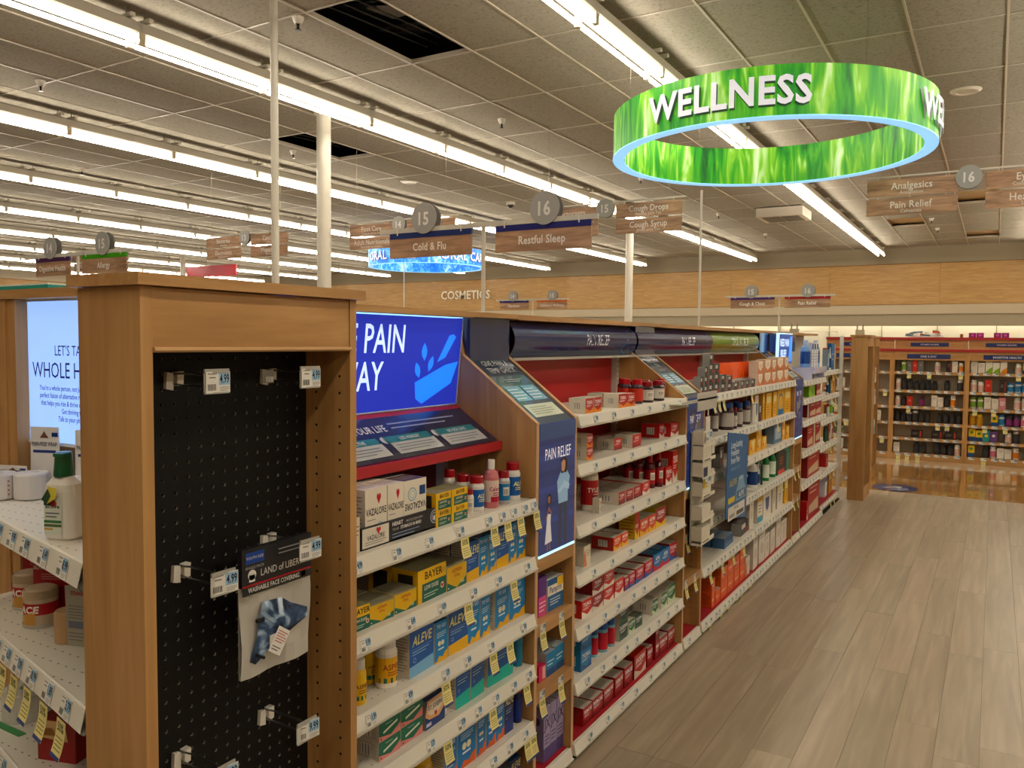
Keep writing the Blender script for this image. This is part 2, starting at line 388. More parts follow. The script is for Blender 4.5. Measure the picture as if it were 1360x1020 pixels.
for r, (x, ys, d) in enumerate(ROWS):
    y = 20.167; n = 0
    while y > ys:
        o = empty('ceiling_light', (x, y, HZ)); put(HM, 'housing', o); put(TM, 'tube', o, (-0.062, 0, -0.012)); put(TM, 'tube', o, (0.062, 0, -0.012))
        tag(o, 'twin-tube fluorescent fitting, %s from back wall in %s ceiling row from the right' % (NTH[n], nm[r]), 'light', 'fluorescent fittings in the %s row from the right' % nm[r])
        y -= 1.222; n += 1

# ---------------------------------------------------------------- packages
def heart(cx, cy, w, h):
    return [(cx, cy - h / 2), (cx + w * .5, cy + h * .12), (cx + w * .42, cy + h * .42), (cx + w * .2, cy + h * .5), (cx, cy + h * .3),
            (cx - w * .2, cy + h * .5), (cx - w * .42, cy + h * .42), (cx - w * .5, cy + h * .12)]
def fine(x0, y0, x1, y1, n, col):
    h = (y1 - y0) / n
    return [('r', x0, y0 + k * h + h * .3, x0 + (x1 - x0) * (1 if k % 3 else .8), y0 + k * h + h * .62, col) for k in range(n)]
def barcode(x0, y0, x1, y1, col='#2a2622', n=7):
    w = (x1 - x0) / n
    return [('r', x0, y0, x1, y1, '#efeade')] + [('r', x0 + w * (k + .2), y0 + .02, x0 + w * (k + (.75 if k % 2 else .5)), y1 - .02, col) for k in range(n)]
# key: (description, category, body colour, side colour, top colour, front print, side print)
SW = '#cfc8b9'
D = {}
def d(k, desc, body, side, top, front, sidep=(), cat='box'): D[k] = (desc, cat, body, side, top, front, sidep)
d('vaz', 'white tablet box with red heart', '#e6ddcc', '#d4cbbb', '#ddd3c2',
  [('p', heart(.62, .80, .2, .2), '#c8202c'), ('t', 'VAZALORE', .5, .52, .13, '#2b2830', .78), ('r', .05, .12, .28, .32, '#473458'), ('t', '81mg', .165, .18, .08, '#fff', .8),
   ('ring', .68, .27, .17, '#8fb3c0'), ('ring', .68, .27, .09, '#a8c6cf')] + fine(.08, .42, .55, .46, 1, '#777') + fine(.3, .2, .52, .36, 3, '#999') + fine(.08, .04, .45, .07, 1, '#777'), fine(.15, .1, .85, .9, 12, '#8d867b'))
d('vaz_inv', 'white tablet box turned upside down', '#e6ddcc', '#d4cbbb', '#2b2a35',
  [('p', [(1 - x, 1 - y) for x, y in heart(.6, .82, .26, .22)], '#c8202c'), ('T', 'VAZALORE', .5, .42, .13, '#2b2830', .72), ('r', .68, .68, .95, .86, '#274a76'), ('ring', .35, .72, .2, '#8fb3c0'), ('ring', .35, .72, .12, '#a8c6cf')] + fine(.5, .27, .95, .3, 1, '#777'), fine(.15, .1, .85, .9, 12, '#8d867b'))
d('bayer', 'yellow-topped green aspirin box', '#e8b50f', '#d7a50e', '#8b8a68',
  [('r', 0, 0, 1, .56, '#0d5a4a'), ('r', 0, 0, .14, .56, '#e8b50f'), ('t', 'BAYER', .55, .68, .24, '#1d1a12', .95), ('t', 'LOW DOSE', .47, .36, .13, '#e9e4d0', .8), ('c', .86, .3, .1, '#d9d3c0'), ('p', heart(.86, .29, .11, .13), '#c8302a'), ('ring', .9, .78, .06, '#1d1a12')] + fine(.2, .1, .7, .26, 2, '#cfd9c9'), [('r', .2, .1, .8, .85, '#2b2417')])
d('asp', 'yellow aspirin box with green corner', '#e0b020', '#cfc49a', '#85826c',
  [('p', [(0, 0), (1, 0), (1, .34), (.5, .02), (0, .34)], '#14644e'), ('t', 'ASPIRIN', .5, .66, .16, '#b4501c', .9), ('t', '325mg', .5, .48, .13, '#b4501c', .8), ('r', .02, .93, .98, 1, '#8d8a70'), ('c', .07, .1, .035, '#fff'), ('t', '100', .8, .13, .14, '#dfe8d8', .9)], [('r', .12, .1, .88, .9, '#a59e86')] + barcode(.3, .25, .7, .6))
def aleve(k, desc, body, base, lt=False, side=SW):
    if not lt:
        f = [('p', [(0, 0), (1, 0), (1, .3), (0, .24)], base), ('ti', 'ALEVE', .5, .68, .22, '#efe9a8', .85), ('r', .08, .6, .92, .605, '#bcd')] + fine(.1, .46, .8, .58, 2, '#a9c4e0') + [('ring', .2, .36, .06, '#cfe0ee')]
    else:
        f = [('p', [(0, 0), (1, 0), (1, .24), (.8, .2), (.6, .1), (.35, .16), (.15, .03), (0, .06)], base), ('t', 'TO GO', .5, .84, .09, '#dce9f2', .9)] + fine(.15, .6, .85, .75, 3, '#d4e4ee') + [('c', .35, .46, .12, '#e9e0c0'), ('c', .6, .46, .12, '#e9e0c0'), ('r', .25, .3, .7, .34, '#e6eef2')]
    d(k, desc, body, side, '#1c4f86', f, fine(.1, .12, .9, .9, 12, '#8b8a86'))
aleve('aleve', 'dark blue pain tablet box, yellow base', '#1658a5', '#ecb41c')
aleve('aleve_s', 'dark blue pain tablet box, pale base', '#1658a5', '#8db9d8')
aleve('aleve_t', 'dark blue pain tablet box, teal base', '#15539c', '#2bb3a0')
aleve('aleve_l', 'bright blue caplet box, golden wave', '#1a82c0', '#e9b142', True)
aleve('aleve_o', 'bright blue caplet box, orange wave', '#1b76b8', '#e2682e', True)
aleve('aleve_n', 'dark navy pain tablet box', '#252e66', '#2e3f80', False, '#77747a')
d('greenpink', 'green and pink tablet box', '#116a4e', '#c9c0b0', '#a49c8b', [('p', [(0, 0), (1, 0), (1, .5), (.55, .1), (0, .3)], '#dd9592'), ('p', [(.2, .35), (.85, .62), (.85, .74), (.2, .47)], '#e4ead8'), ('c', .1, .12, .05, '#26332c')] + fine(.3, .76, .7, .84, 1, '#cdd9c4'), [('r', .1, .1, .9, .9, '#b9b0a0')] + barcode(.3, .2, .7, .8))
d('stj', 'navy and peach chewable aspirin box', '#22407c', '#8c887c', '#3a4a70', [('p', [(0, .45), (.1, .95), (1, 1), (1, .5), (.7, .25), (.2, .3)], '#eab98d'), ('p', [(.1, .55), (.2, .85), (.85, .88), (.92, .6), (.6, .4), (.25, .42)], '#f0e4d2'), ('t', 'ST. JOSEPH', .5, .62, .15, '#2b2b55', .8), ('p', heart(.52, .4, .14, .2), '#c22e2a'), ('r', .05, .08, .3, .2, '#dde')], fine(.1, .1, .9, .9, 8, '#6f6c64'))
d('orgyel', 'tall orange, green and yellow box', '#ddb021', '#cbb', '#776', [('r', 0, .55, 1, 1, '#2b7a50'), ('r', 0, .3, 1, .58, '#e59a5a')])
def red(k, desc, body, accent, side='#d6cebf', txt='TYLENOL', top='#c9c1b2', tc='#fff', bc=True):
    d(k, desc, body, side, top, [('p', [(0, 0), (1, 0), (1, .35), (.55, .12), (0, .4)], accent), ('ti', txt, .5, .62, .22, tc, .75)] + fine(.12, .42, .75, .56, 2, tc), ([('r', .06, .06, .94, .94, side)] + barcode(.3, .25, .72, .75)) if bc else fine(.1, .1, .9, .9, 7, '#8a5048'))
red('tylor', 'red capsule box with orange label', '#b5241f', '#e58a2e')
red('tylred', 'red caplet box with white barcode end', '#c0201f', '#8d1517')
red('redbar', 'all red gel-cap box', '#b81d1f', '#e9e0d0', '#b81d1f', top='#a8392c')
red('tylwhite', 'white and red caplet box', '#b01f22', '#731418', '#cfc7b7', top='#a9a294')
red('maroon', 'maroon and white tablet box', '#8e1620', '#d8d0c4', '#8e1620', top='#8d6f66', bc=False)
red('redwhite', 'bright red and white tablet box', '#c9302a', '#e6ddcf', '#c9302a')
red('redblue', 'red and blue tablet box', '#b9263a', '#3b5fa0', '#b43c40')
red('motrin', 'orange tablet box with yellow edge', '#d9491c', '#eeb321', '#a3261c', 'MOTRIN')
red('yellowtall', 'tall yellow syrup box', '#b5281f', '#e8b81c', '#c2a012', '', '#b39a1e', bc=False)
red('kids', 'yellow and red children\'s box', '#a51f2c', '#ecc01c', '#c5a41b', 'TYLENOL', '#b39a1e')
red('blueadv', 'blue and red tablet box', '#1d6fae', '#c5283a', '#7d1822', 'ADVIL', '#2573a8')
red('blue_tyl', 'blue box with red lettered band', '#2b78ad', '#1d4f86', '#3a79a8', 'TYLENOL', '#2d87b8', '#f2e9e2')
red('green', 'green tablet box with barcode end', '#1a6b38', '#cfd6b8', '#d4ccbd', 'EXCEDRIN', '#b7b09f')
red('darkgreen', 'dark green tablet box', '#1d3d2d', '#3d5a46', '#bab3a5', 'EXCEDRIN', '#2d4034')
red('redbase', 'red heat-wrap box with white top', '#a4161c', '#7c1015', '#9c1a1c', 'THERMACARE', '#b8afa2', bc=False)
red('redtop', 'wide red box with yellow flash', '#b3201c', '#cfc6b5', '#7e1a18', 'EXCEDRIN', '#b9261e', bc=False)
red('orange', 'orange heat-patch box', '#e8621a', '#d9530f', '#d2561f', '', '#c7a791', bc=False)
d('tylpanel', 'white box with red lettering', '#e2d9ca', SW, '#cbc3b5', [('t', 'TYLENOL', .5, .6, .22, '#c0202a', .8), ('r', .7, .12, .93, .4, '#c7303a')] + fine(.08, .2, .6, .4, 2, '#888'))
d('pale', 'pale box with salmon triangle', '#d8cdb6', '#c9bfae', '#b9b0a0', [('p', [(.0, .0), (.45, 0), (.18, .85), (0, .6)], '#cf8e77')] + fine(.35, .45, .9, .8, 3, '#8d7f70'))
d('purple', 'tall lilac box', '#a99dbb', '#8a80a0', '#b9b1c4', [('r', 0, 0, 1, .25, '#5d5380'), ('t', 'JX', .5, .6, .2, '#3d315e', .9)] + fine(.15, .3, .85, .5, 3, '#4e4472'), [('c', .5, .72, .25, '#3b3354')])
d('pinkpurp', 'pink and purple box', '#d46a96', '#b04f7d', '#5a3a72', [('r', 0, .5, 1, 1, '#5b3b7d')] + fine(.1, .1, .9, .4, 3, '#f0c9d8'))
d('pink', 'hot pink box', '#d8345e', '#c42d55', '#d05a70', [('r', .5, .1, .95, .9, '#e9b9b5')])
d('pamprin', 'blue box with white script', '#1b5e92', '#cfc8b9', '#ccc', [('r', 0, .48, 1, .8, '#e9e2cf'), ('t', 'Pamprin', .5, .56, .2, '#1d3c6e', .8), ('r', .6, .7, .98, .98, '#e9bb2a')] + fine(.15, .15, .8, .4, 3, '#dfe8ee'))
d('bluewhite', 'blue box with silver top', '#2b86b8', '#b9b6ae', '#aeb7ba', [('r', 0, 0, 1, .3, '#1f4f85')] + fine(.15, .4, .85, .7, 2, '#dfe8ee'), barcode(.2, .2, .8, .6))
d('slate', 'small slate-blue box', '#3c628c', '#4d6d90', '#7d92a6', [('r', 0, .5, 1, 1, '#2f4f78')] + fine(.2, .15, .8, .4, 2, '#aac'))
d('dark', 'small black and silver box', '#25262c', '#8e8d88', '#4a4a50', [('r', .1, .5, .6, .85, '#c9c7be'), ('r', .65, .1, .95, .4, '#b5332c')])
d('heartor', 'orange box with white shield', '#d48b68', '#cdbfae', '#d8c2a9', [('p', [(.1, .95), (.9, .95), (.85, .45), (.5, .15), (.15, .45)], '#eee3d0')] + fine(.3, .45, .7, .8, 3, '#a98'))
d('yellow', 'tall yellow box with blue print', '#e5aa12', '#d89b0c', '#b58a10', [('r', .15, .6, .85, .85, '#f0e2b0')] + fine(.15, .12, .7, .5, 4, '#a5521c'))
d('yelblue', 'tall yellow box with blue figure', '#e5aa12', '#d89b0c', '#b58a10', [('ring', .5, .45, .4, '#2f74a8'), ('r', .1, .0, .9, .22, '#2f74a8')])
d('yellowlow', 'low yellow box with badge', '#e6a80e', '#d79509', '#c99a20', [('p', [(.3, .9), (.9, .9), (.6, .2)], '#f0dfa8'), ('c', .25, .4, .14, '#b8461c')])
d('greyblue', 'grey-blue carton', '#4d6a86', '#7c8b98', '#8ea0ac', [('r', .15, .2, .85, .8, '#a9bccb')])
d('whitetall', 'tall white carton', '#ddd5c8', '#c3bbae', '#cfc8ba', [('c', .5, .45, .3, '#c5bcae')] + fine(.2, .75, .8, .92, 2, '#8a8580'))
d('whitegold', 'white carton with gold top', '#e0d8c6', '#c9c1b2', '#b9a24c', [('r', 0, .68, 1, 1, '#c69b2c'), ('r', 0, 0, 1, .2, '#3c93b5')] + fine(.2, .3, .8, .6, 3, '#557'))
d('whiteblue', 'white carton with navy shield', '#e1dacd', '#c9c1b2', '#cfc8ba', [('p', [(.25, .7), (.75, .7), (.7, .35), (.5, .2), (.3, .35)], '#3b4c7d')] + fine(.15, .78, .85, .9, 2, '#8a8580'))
d('tealbox', 'teal carton with black panel', '#1f8f84', '#176a66', '#2a8c80', [('r', .0, .0, .45, .7, '#1c1d1c')])
d('blackred', 'black box with red foot', '#221c1a', '#332b28', '#2b2624', [('r', 0, 0, 1, .15, '#c7372a')] + fine(.2, .3, .8, .6, 3, '#a53'))
d('redcart', 'large red carton', '#a11e1f', '#7f1617', '#8d1e1d', [('p', [(.1, .1), (.9, .1), (.9, .45), (.1, .3)], '#ccb79a')] + fine(.15, .6, .85, .85, 2, '#e7c7b7'))
d('redsmall', 'flat red box', '#a71f23', '#bb3a38', '#8d2523', fine(.2, .3, .8, .7, 2, '#e8cfc4'))
d('limebox', 'lime green box', '#86b32c', '#6f9a26', '#86a04a', fine(.15, .6, .75, .85, 3, '#e9efc8') + [('c', .6, .25, .15, '#2e6a3c')])
d('whitenavy', 'white box with navy cap', '#e5e3e4', '#d0d0d4', '#b2b2b8', [('r', .1, .72, .9, .95, '#274a8c')] + fine(.15, .15, .85, .6, 4, '#8a93a8'))
d('bluepack', 'flat blue packet', '#2f6ba3', '#27598a', '#345', fine(.15, .3, .85, .7, 2, '#9ac'))
d('amber', 'amber yellow bag pack', '#cf8f1c', '#a5701a', '#8b6a20', [('c', .5, .5, .3, '#b06a18')])

def print_ops(mb, ops, fn, w, h, m=0):
    lv = 0
    for op in ops:
        k = op[0]; e = 1 + lv * 0.0
        if k == 'r': _, x0, y0, x1, y1, c = op; mb.face([fn(x0 * w, y0 * h), fn(x1 * w, y0 * h), fn(x1 * w, y1 * h), fn(x0 * w, y1 * h)], c, m)
        elif k == 'p': mb.face([fn(x * w, y * h) for x, y in op[1]], op[2], m)
        elif k == 'c': _, cx, cy, r, c = op; R = r * min(w, h); mb.face([fn(cx * w + R * math.cos(a * math.pi / 6), cy * h + R * math.sin(a * math.pi / 6)) for a in range(12)], c, m)
        elif k == 'ring':
            _, cx, cy, r, c = op; R = r * min(w, h) ; r2 = R * .82
            for a in range(12):
                A, B = a * math.pi / 6, (a + 1) * math.pi / 6
                mb.face([fn(cx * w + R * math.cos(A), cy * h + R * math.sin(A)), fn(cx * w + R * math.cos(B), cy * h + R * math.sin(B)), fn(cx * w + r2 * math.cos(B), cy * h + r2 * math.sin(B)), fn(cx * w + r2 * math.cos(A), cy * h + r2 * math.sin(A))], c, m)
        elif k in ('t', 'ti', 'T'):
            _, st, cx, cy, hh, c, xs = op
            if not st: continue
            size = hh * h * 1.35; tw = text_geo(st, .02)[2] * size * xs
            if tw > w * .94: xs *= w * .94 / tw
            if k == 'T': mb.text(st, (lambda a, b_: fn(cx * w - a, cy * h + hh * h - b_)), size, c, m, xs=xs, bold=.02)
            else: mb.text(st, (lambda a, b_: fn(cx * w + a, cy * h + b_)), size, c, m, xs=xs, shear=.2 if k == 'ti' else 0, bold=.02)
_lv = [0]
def layered(fnmaker):
    # each printed layer a hair above the last
    def f(a, b): return fnmaker(0.0004)(a, b)
    return f
_pm = {}
def box_mesh(key, w, h, dp, detail=True):
    k = (key, round(w, 3), round(h, 3), round(dp, 3), detail)
    if k in _pm: return _pm[k]
    desc, cat, body, side, top, fr, sd = D[key]
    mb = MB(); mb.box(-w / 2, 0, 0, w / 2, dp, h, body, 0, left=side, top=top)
    lay = 0.0003
    ops = fr if detail else [o for o in fr if o[0] not in ('t', 'ti', 'T', 'ring')]
    for op in ops:
        print_ops(mb, [op], plane((-w / 2, 0, 0), (1, 0, 0), (0, 0, 1), lay), w, h); lay += 0.00008
    lay = 0.0003
    for op in (sd if detail else sd[:1]):
        # left end, read from the aisle's near side: its right edge is the front
        print_ops(mb, [op], plane((-w / 2, dp, 0), (0, -1, 0), (0, 0, 1), lay), dp, h); lay += 0.00008
    if detail:                                      # tuck flap seam on top
        for op in fine(.1, .2, .9, .8, 4, '#a09887') if top != body else []:
            print_ops(mb, [op], plane((-w / 2, 0, h), (1, 0, 0), (0, 1, 0), 0.0003), w, dp)
    me = mb.mesh('box', [CARTON]); _pm[k] = me; return me
# bottles: key -> (description, body, cap, label colour, label text, text colour, shape)
BT = {
 'alevebot': ('white bottle with blue label, red cap', '#e4ded4', '#a51420', '#1c5da6', 'ALEVE', '#efe9a8', 'jar'),
 'redcapbot': ('small white bottle with red cap', '#ddd6cb', '#a51420', '#cfc8bd', '', '#333', 'jar'),
 'pinkbot': ('pink liquid bottle with white cap', '#c98383', '#e8e4da', '#e3cfc4', 'Calamine', '#a03a4a', 'flask'),
 'bluebot': ('grey bottle with blue label, red cap', '#b7b4ae', '#8f1a24', '#1f72ad', '', '#fff', 'jar'),
 'yelbot': ('yellow aspirin bottle with white cap', '#e5b40f', '#d9d3c8', '#ddb128', 'ASPIRIN', '#7a3a12', 'jar'),
 'aspbot': ('large white aspirin bottle, yellow label', '#e6ded0', '#d9d3c8', '#e2aa1d', 'ASPIRIN', '#9a3a18', 'jar'),
 'whitebot': ('plain white tablet bottle', '#dfd8ce', '#d9d3c8', '#cfc8bd', '', '#333', 'jar'),
 'tealbot': ('clear blue bottle with white cap', '#3d7f98', '#dcd8d0', '#2a7391', '', '#fff', 'jar'),
 'navybot': ('navy bottle with red cap', '#232a5c', '#8f1a24', '#2b3a7c', '', '#fff', 'jar'),
 'bigyel': ('wide amber-yellow bottle', '#d2a10f', '#cf9c0c', '#ddb12a', '', '#fff', 'jar'),
 'bigwhite': ('big white bottle with red label', '#ddd5c8', '#cfc7b9', '#bb1f22', 'TYLENOL', '#f0e8dd', 'jar'),
 'syrup': ('dark red syrup bottle, red cap', '#5a1018', '#b01a26', '#a81b26', '', '#fff', 'flask'),
 'blacklab': ('dark bottle with barcode label', '#2c1b20', '#8e1720', '#c9c3b8', '', '#222', 'jar'),
 'redcapclr': ('dark bottle with ridged red cap', '#3a2a34', '#b3161f', '#c2463a', '', '#fff', 'jar'),
 'bluepill': ('translucent blue caplet tube, blue lid', '#7fb0bf', '#1c4f96', '#b7414a', '', '#fff', 'tube'),
 'bluelid': ('dark jar with blue lid', '#3b2527', '#27498a', '#b9b3aa', '', '#fff', 'jar'),
 'spray': ('green spray bottle with white nozzle', '#1c7a3e', '#d5d8cd', '#d9e4d2', '', '#186', 'spray'),
 'darkspray': ('dark green roll-on bottle', '#173528', '#d5d8cd', '#284f3d', '', '#fff', 'spray'),
 'lotion': ('white lotion bottle with blue label', '#dcdcd6', '#e4e2dc', '#24437c', '', '#fff', 'spray'),
 'aloe': ('pale blue liquid soap bottle', '#8aa9d6', '#b9c6de', '#274a8c', '', '#fff', 'flask'),
 'greendisc': ('green and white bottle', '#dfe2da', '#e4e2dc', '#80b040', '', '#fff', 'spray'),
 'tubewhite': ('white tube with red tip', '#ddd6cc', '#b9221f', '#ddd6cc', '', '#fff', 'tube'),
}
def bottle_prof(shape, w, h):
    r = w / 2
    if shape == 'jar': return [(0, 0), (r * .93, 0), (r, h * .03), (r, h * .12), (r, h * .62), (r, h * .70), (r * .8, h * .79), (r * .72, h * .8)], (h * .79, h, r * .84)
    if shape == 'flask': return [(0, 0), (r * .95, 0), (r, h * .03), (r, h * .13), (r, h * .58), (r, h * .64), (r * .8, h * .74), (r * .36, h * .8), (r * .36, h * .83)], (h * .8, h, r * .46)
    if shape == 'tube': return [(0, 0), (r, 0), (r, h * .02), (r, h * .1), (r, h * .7), (r, h * .8), (r * .95, h * .82)], (h * .8, h, r * .98)
    return [(0, 0), (r, 0), (r, h * .03), (r, h * .1), (r, h * .52), (r * .95, h * .62), (r * .5, h * .76), (r * .3, h * .8)], (h * .78, h, r * .34)
_bm = {}
def bottle_meshes(key, w, h, detail=True):
    k = (key, round(w, 3), round(h, 3), detail)
    if k in _bm: return _bm[k]
    desc, body, cap, lab, txt, tcol, shape = BT[key]
    pf, (c0, c1, cr) = bottle_prof(shape, w, h); n = 18 if detail else 10
    a = MB(); a.lathe([(r, z, body) for r, z in pf], n, 0, w / 2, body)
    l = MB(); z0, z1 = pf[3][1], pf[4][1]; r = w / 2 + 0.0004
    l.lathe([(r, z0, lab), (r, z0 + (z1 - z0) * .28, lab), (r, z1, lab)], n, 0, w / 2, lab)
    if detail:
        def curv(u, v): t = u / (w / 2) - math.pi / 2 ; R = r + .0006; return (R * math.cos(t), w / 2 + R * math.sin(t), z0 + v)
        def patch(u0, v0, u1, v1, c):
            q = 5
            for j in range(q):
                a0, a1 = u0 + (u1 - u0) * j / q, u0 + (u1 - u0) * (j + 1) / q
                l.face([curv(a0, v0), curv(a1, v0), curv(a1, v1), curv(a0, v1)], c)
        H = z1 - z0
        if key == 'aspbot' or key == 'yelbot': patch(-w * .75, 0, w * .75, H * .2, '#135e45')
        if key == 'bigwhite': patch(-w * .45, H * .1, w * .1, H * .42, '#7d1419')
        if key in ('redcapbot', 'whitebot', 'blacklab', 'bluebot', 'syrup'):
            patch(-w * .55, H * .3, -w * .05, H * .8, '#e3ddd0' if key != 'whitebot' else '#b7b0a6')
            for j in range(5): patch(-w * .5 + j * w * .08, H * .35, -w * .46 + j * w * .08, H * .7, '#55504a')
        if key == 'pinkbot': patch(-w * .5, 0, w * .6, H * .25, '#b02a3c')
        if txt:
            size = min(H * .33, w * .36 if txt != 'ALEVE' else w * .42)
            l.text(txt, lambda u, v: curv(u, v + H * .52), size, tcol, 0, xs=.85, bold=.02, shear=.15 if txt == 'ALEVE' else 0)
            for j in range(2): patch(-w * .35, H * (.3 + .1 * j), w * .3, H * (.34 + .1 * j), tcol)
    c = MB()
    if shape == 'spray':
        c.lathe([(cr, c0, cap), (cr * 1.15, c0 + (c1 - c0) * .3, cap), (cr * 1.1, c0 + (c1 - c0) * .75, cap), (cr * .55, c1, cap), (0, c1, cap)], n, 0, w / 2, cap)
    else:
        q = 26 if detail else 10
        for j in range(q):                           # ridged screw cap
            A, B = 2 * math.pi * j / q, 2 * math.pi * (j + 1) / q; rr = cr * (1 if j % 2 else .965); r2 = cr * (.965 if j % 2 else 1)
            c.face([(cr * math.cos(A), w / 2 + cr * math.sin(A), c0), (cr * math.cos(B), w / 2 + cr * math.sin(B), c0), (rr * math.cos(B), w / 2 + rr * math.sin(B), c1 - .003), (r2 * math.cos(A), w / 2 + r2 * math.sin(A), c1 - .003)], cap)
        c.lathe([(cr * .98, c1 - .003, cap), (cr * .92, c1, cap), (0, c1, cap)], n, 0, w / 2, cap)
    _bm[k] = (a.mesh('bottle', [PLASTIC]), l.mesh('label', [CARTON]), c.mesh('cap', [PLASTIC])); return _bm[k]

def add_item(key, loc, rot, w, h, dp, label, group=None, detail=True):
    """one package standing at loc; rot turns its front"""
    if key in D:
        o = put(box_mesh(key, w, h, dp, detail), 'box', None, loc, rot); tag(o, label, 'box', group)
    else:
        a, l, c = bottle_meshes(key, w, h, detail)
        o = put(a, 'bottle', None, loc, rot); put(l, 'label', o); put(c, 'cap', o); tag(o, label, 'bottle', group)
    return o
def desc_of(k): return D[k][0] if k in D else BT[k][0]

# ---------------------------------------------------------------- shelf furniture (local frame: x along the shelf, y into it, z up; front at y = 0)
NUM = ['4.99', '8.49', '8.99', '9.99', '5.29', '11.99', '6.59', '7.09', '10.99', '1.89', '3.79', '12.49']
_tagm = {}
def price_tag_mesh(i, big=False):
    k = (i % len(NUM), big)
    if k in _tagm: return _tagm[k]
    w, h = (0.05, 0.034) if big else (0.036, 0.032)
    b = MB(); b.box(-w / 2, 0, 0, w / 2, 0.0008, h, '#e6e1d6'); f = plane((0, 0, 0), (1, 0, 0), (0, 0, 1), .0003)
    P = lambda ops: print_ops(b, ops, lambda x, z: f(x - w / 2, z), w, h)
    P([('r', .52, .36, .98, .97, '#9cc0d8')])
    f = plane((0, 0, 0), (1, 0, 0), (0, 0, 1), .0006)
    P([('t', NUM[k[0]], .75, .46, .44, '#0c1530', .54), ('r', .06, .88, .44, .93, '#8d877c'), ('r', .12, .7, .38, .75, '#6d675c')] + fine(.55, .06, .95, .3, 3, '#8d877c') + [('r', .06 + q * .06, .12, .09 + q * .06, .42, '#4a463f') for q in range(6)])
    _tagm[k] = b.mesh('price_tag', [PAPER]); return _tagm[k]
def sale_mesh():
    if 's' in _tagm: return _tagm['s']
    b = MB(); w, h = .041, .062
    for j in range(4):                                # hangs with a slight curl
        z0, z1 = -h * j / 4, -h * (j + 1) / 4; y0, y1 = -.0016 * j * j * .5, -.0016 * (j + 1) ** 2 * .5
        b.face([(-w / 2, y1, z1), (w / 2, y1, z1), (w / 2, y0, z0), (-w / 2, y0, z0)], '#e8d98c')
        b.face([(-w / 2, y0 + .0008, z0), (w / 2, y0 + .0008, z0), (w / 2, y1 + .0008, z1), (-w / 2, y1 + .0008, z1)], '#d8c98c')
    def g(x, z):
        t = -z / h * 4; return (x - w / 2, -.0016 * t * t * .5 - .0005, z)
    b.text('50%', lambda x, z: g(x + w / 2, z - h * .32), .021, '#47522a', xs=.8, bold=.02)
    for j in range(4): b.face([g(w * .12, -h * (.5 + .1 * j)), g(w * .88, -h * (.5 + .1 * j)), g(w * .88, -h * (.47 + .1 * j)), g(w * .12, -h * (.47 + .1 * j))], '#8d8552')
    b.face([g(0, -h), g(w, -h), g(w, -h * .9), g(0, -h * .9)], '#39477d')
    _tagm['s'] = b.mesh('sale_tag', [PAPER]); return _tagm['s']
def shelf_part(parent, x0, x1, z, depth, tags, sales=(), slot=True, front=0.0, cols='#ddd6c6'):
    """metal shelf: perforated deck, folded front lip with price channel, end brackets"""
    b = MB(); w = x1 - x0
    b.box(0, front + .004, -.016, w, depth, 0, cols, 1 if slot else 0)
    b.prism([(front + .004, -.002), (front - .002, .004), (front - .004, .003), (front - .013, -.036), (front - .008, -.041), (front + .004, -.034)], 'x', 0.002, w - .002, '#e2dccd')
    b.prism([(front - .012, -.033), (front - .018, -.034), (front - .0165, -.041), (front - .011, -.040)], 'x', .002, w - .002, '#cfc8b8')
    for xx in (0.0, w - .003): b.prism([(front, 0), (depth, 0), (depth, -.11), (depth - .05, -.11), (front + .03, -.04), (front - .008, -.038)], 'x', xx, xx + .003, '#d6cfbf')
    o = b.build('shelf', [METAL, SLOTTED], parent, (x0, 0, z))
    for k, u in enumerate(tags):
        t = put(price_tag_mesh(int(u * 97) + k * 5), 'price_tag', o, (u - x0, front - .0148, -.0355)); t.rotation_euler = (math.radians(-13), 0, 0)
    for u in sales: put(sale_mesh(), 'sale_tag', o, (u - x0, front - .018, -.038))
    return o
XF = -1.31                                            # front plane of the gondola
RZ = math.pi / 2                                      # local x -> world +Y, local y -> world -X
def gw(y, v, z): return (XF - v, y, z)
BACK = 0.39
def curve_header(parent, x0, x1, txt, col='#1e2c5c', icon='#3b7fb0', tx=.62, tint2=None):
    """bowed glossy header panel under the cap"""
    w = x1 - x0; b = MB(); z0, z1 = 1.508, 1.646
    def pt(u, t):                                     # t 0..1 upwards
        bow = math.sin(t * math.pi) ** .8 * .035
        return (u, .30 - bow, z0 + (z1 - z0) * t)
    n = 10
    for k in range(n):
        for j in range(6):
            u0, u1 = w * j / 6, w * (j + 1) / 6
            b.face([pt(u0, k / n), pt(u1, k / n), pt(u1, (k + 1) / n), pt(u0, (k + 1) / n)], col if not tint2 or k > 3 else tint2, 0, True)
    def on(u, zz): p = pt(u, zz / (z1 - z0)); return (p[0], p[1] - .0012, p[2])
    b.text(txt, lambda a, c: on(w * tx + a, c + .048), .07, '#e3e4e6', xs=.66, shear=.18)
    cx = w * .9                                       # mortar and pestle
    for P in ([(-.04, .02), (.01, .005), (.04, .03), (.045, .07), (-.045, .045)], [(-.005, .07), (.012, .07), (.035, .118), (.022, .122)]):
        b.face([on(cx + a, c) for a, c in P], icon)
    for u in (0, w): b.face([(u, .30, z0), (u, .39, z0), (u, .39, z1), (u, .30, z1)] if u == 0 else [(u, .30, z0), (u, .30, z1), (u, .39, z1), (u, .39, z0)], '#20304f')
    b.box(0, .27, z0 - .012, w, .39, z0 - .001, '#a8a49c')
    return b.build('header_sign', GLOSSY, parent, (x0, 0, 0))
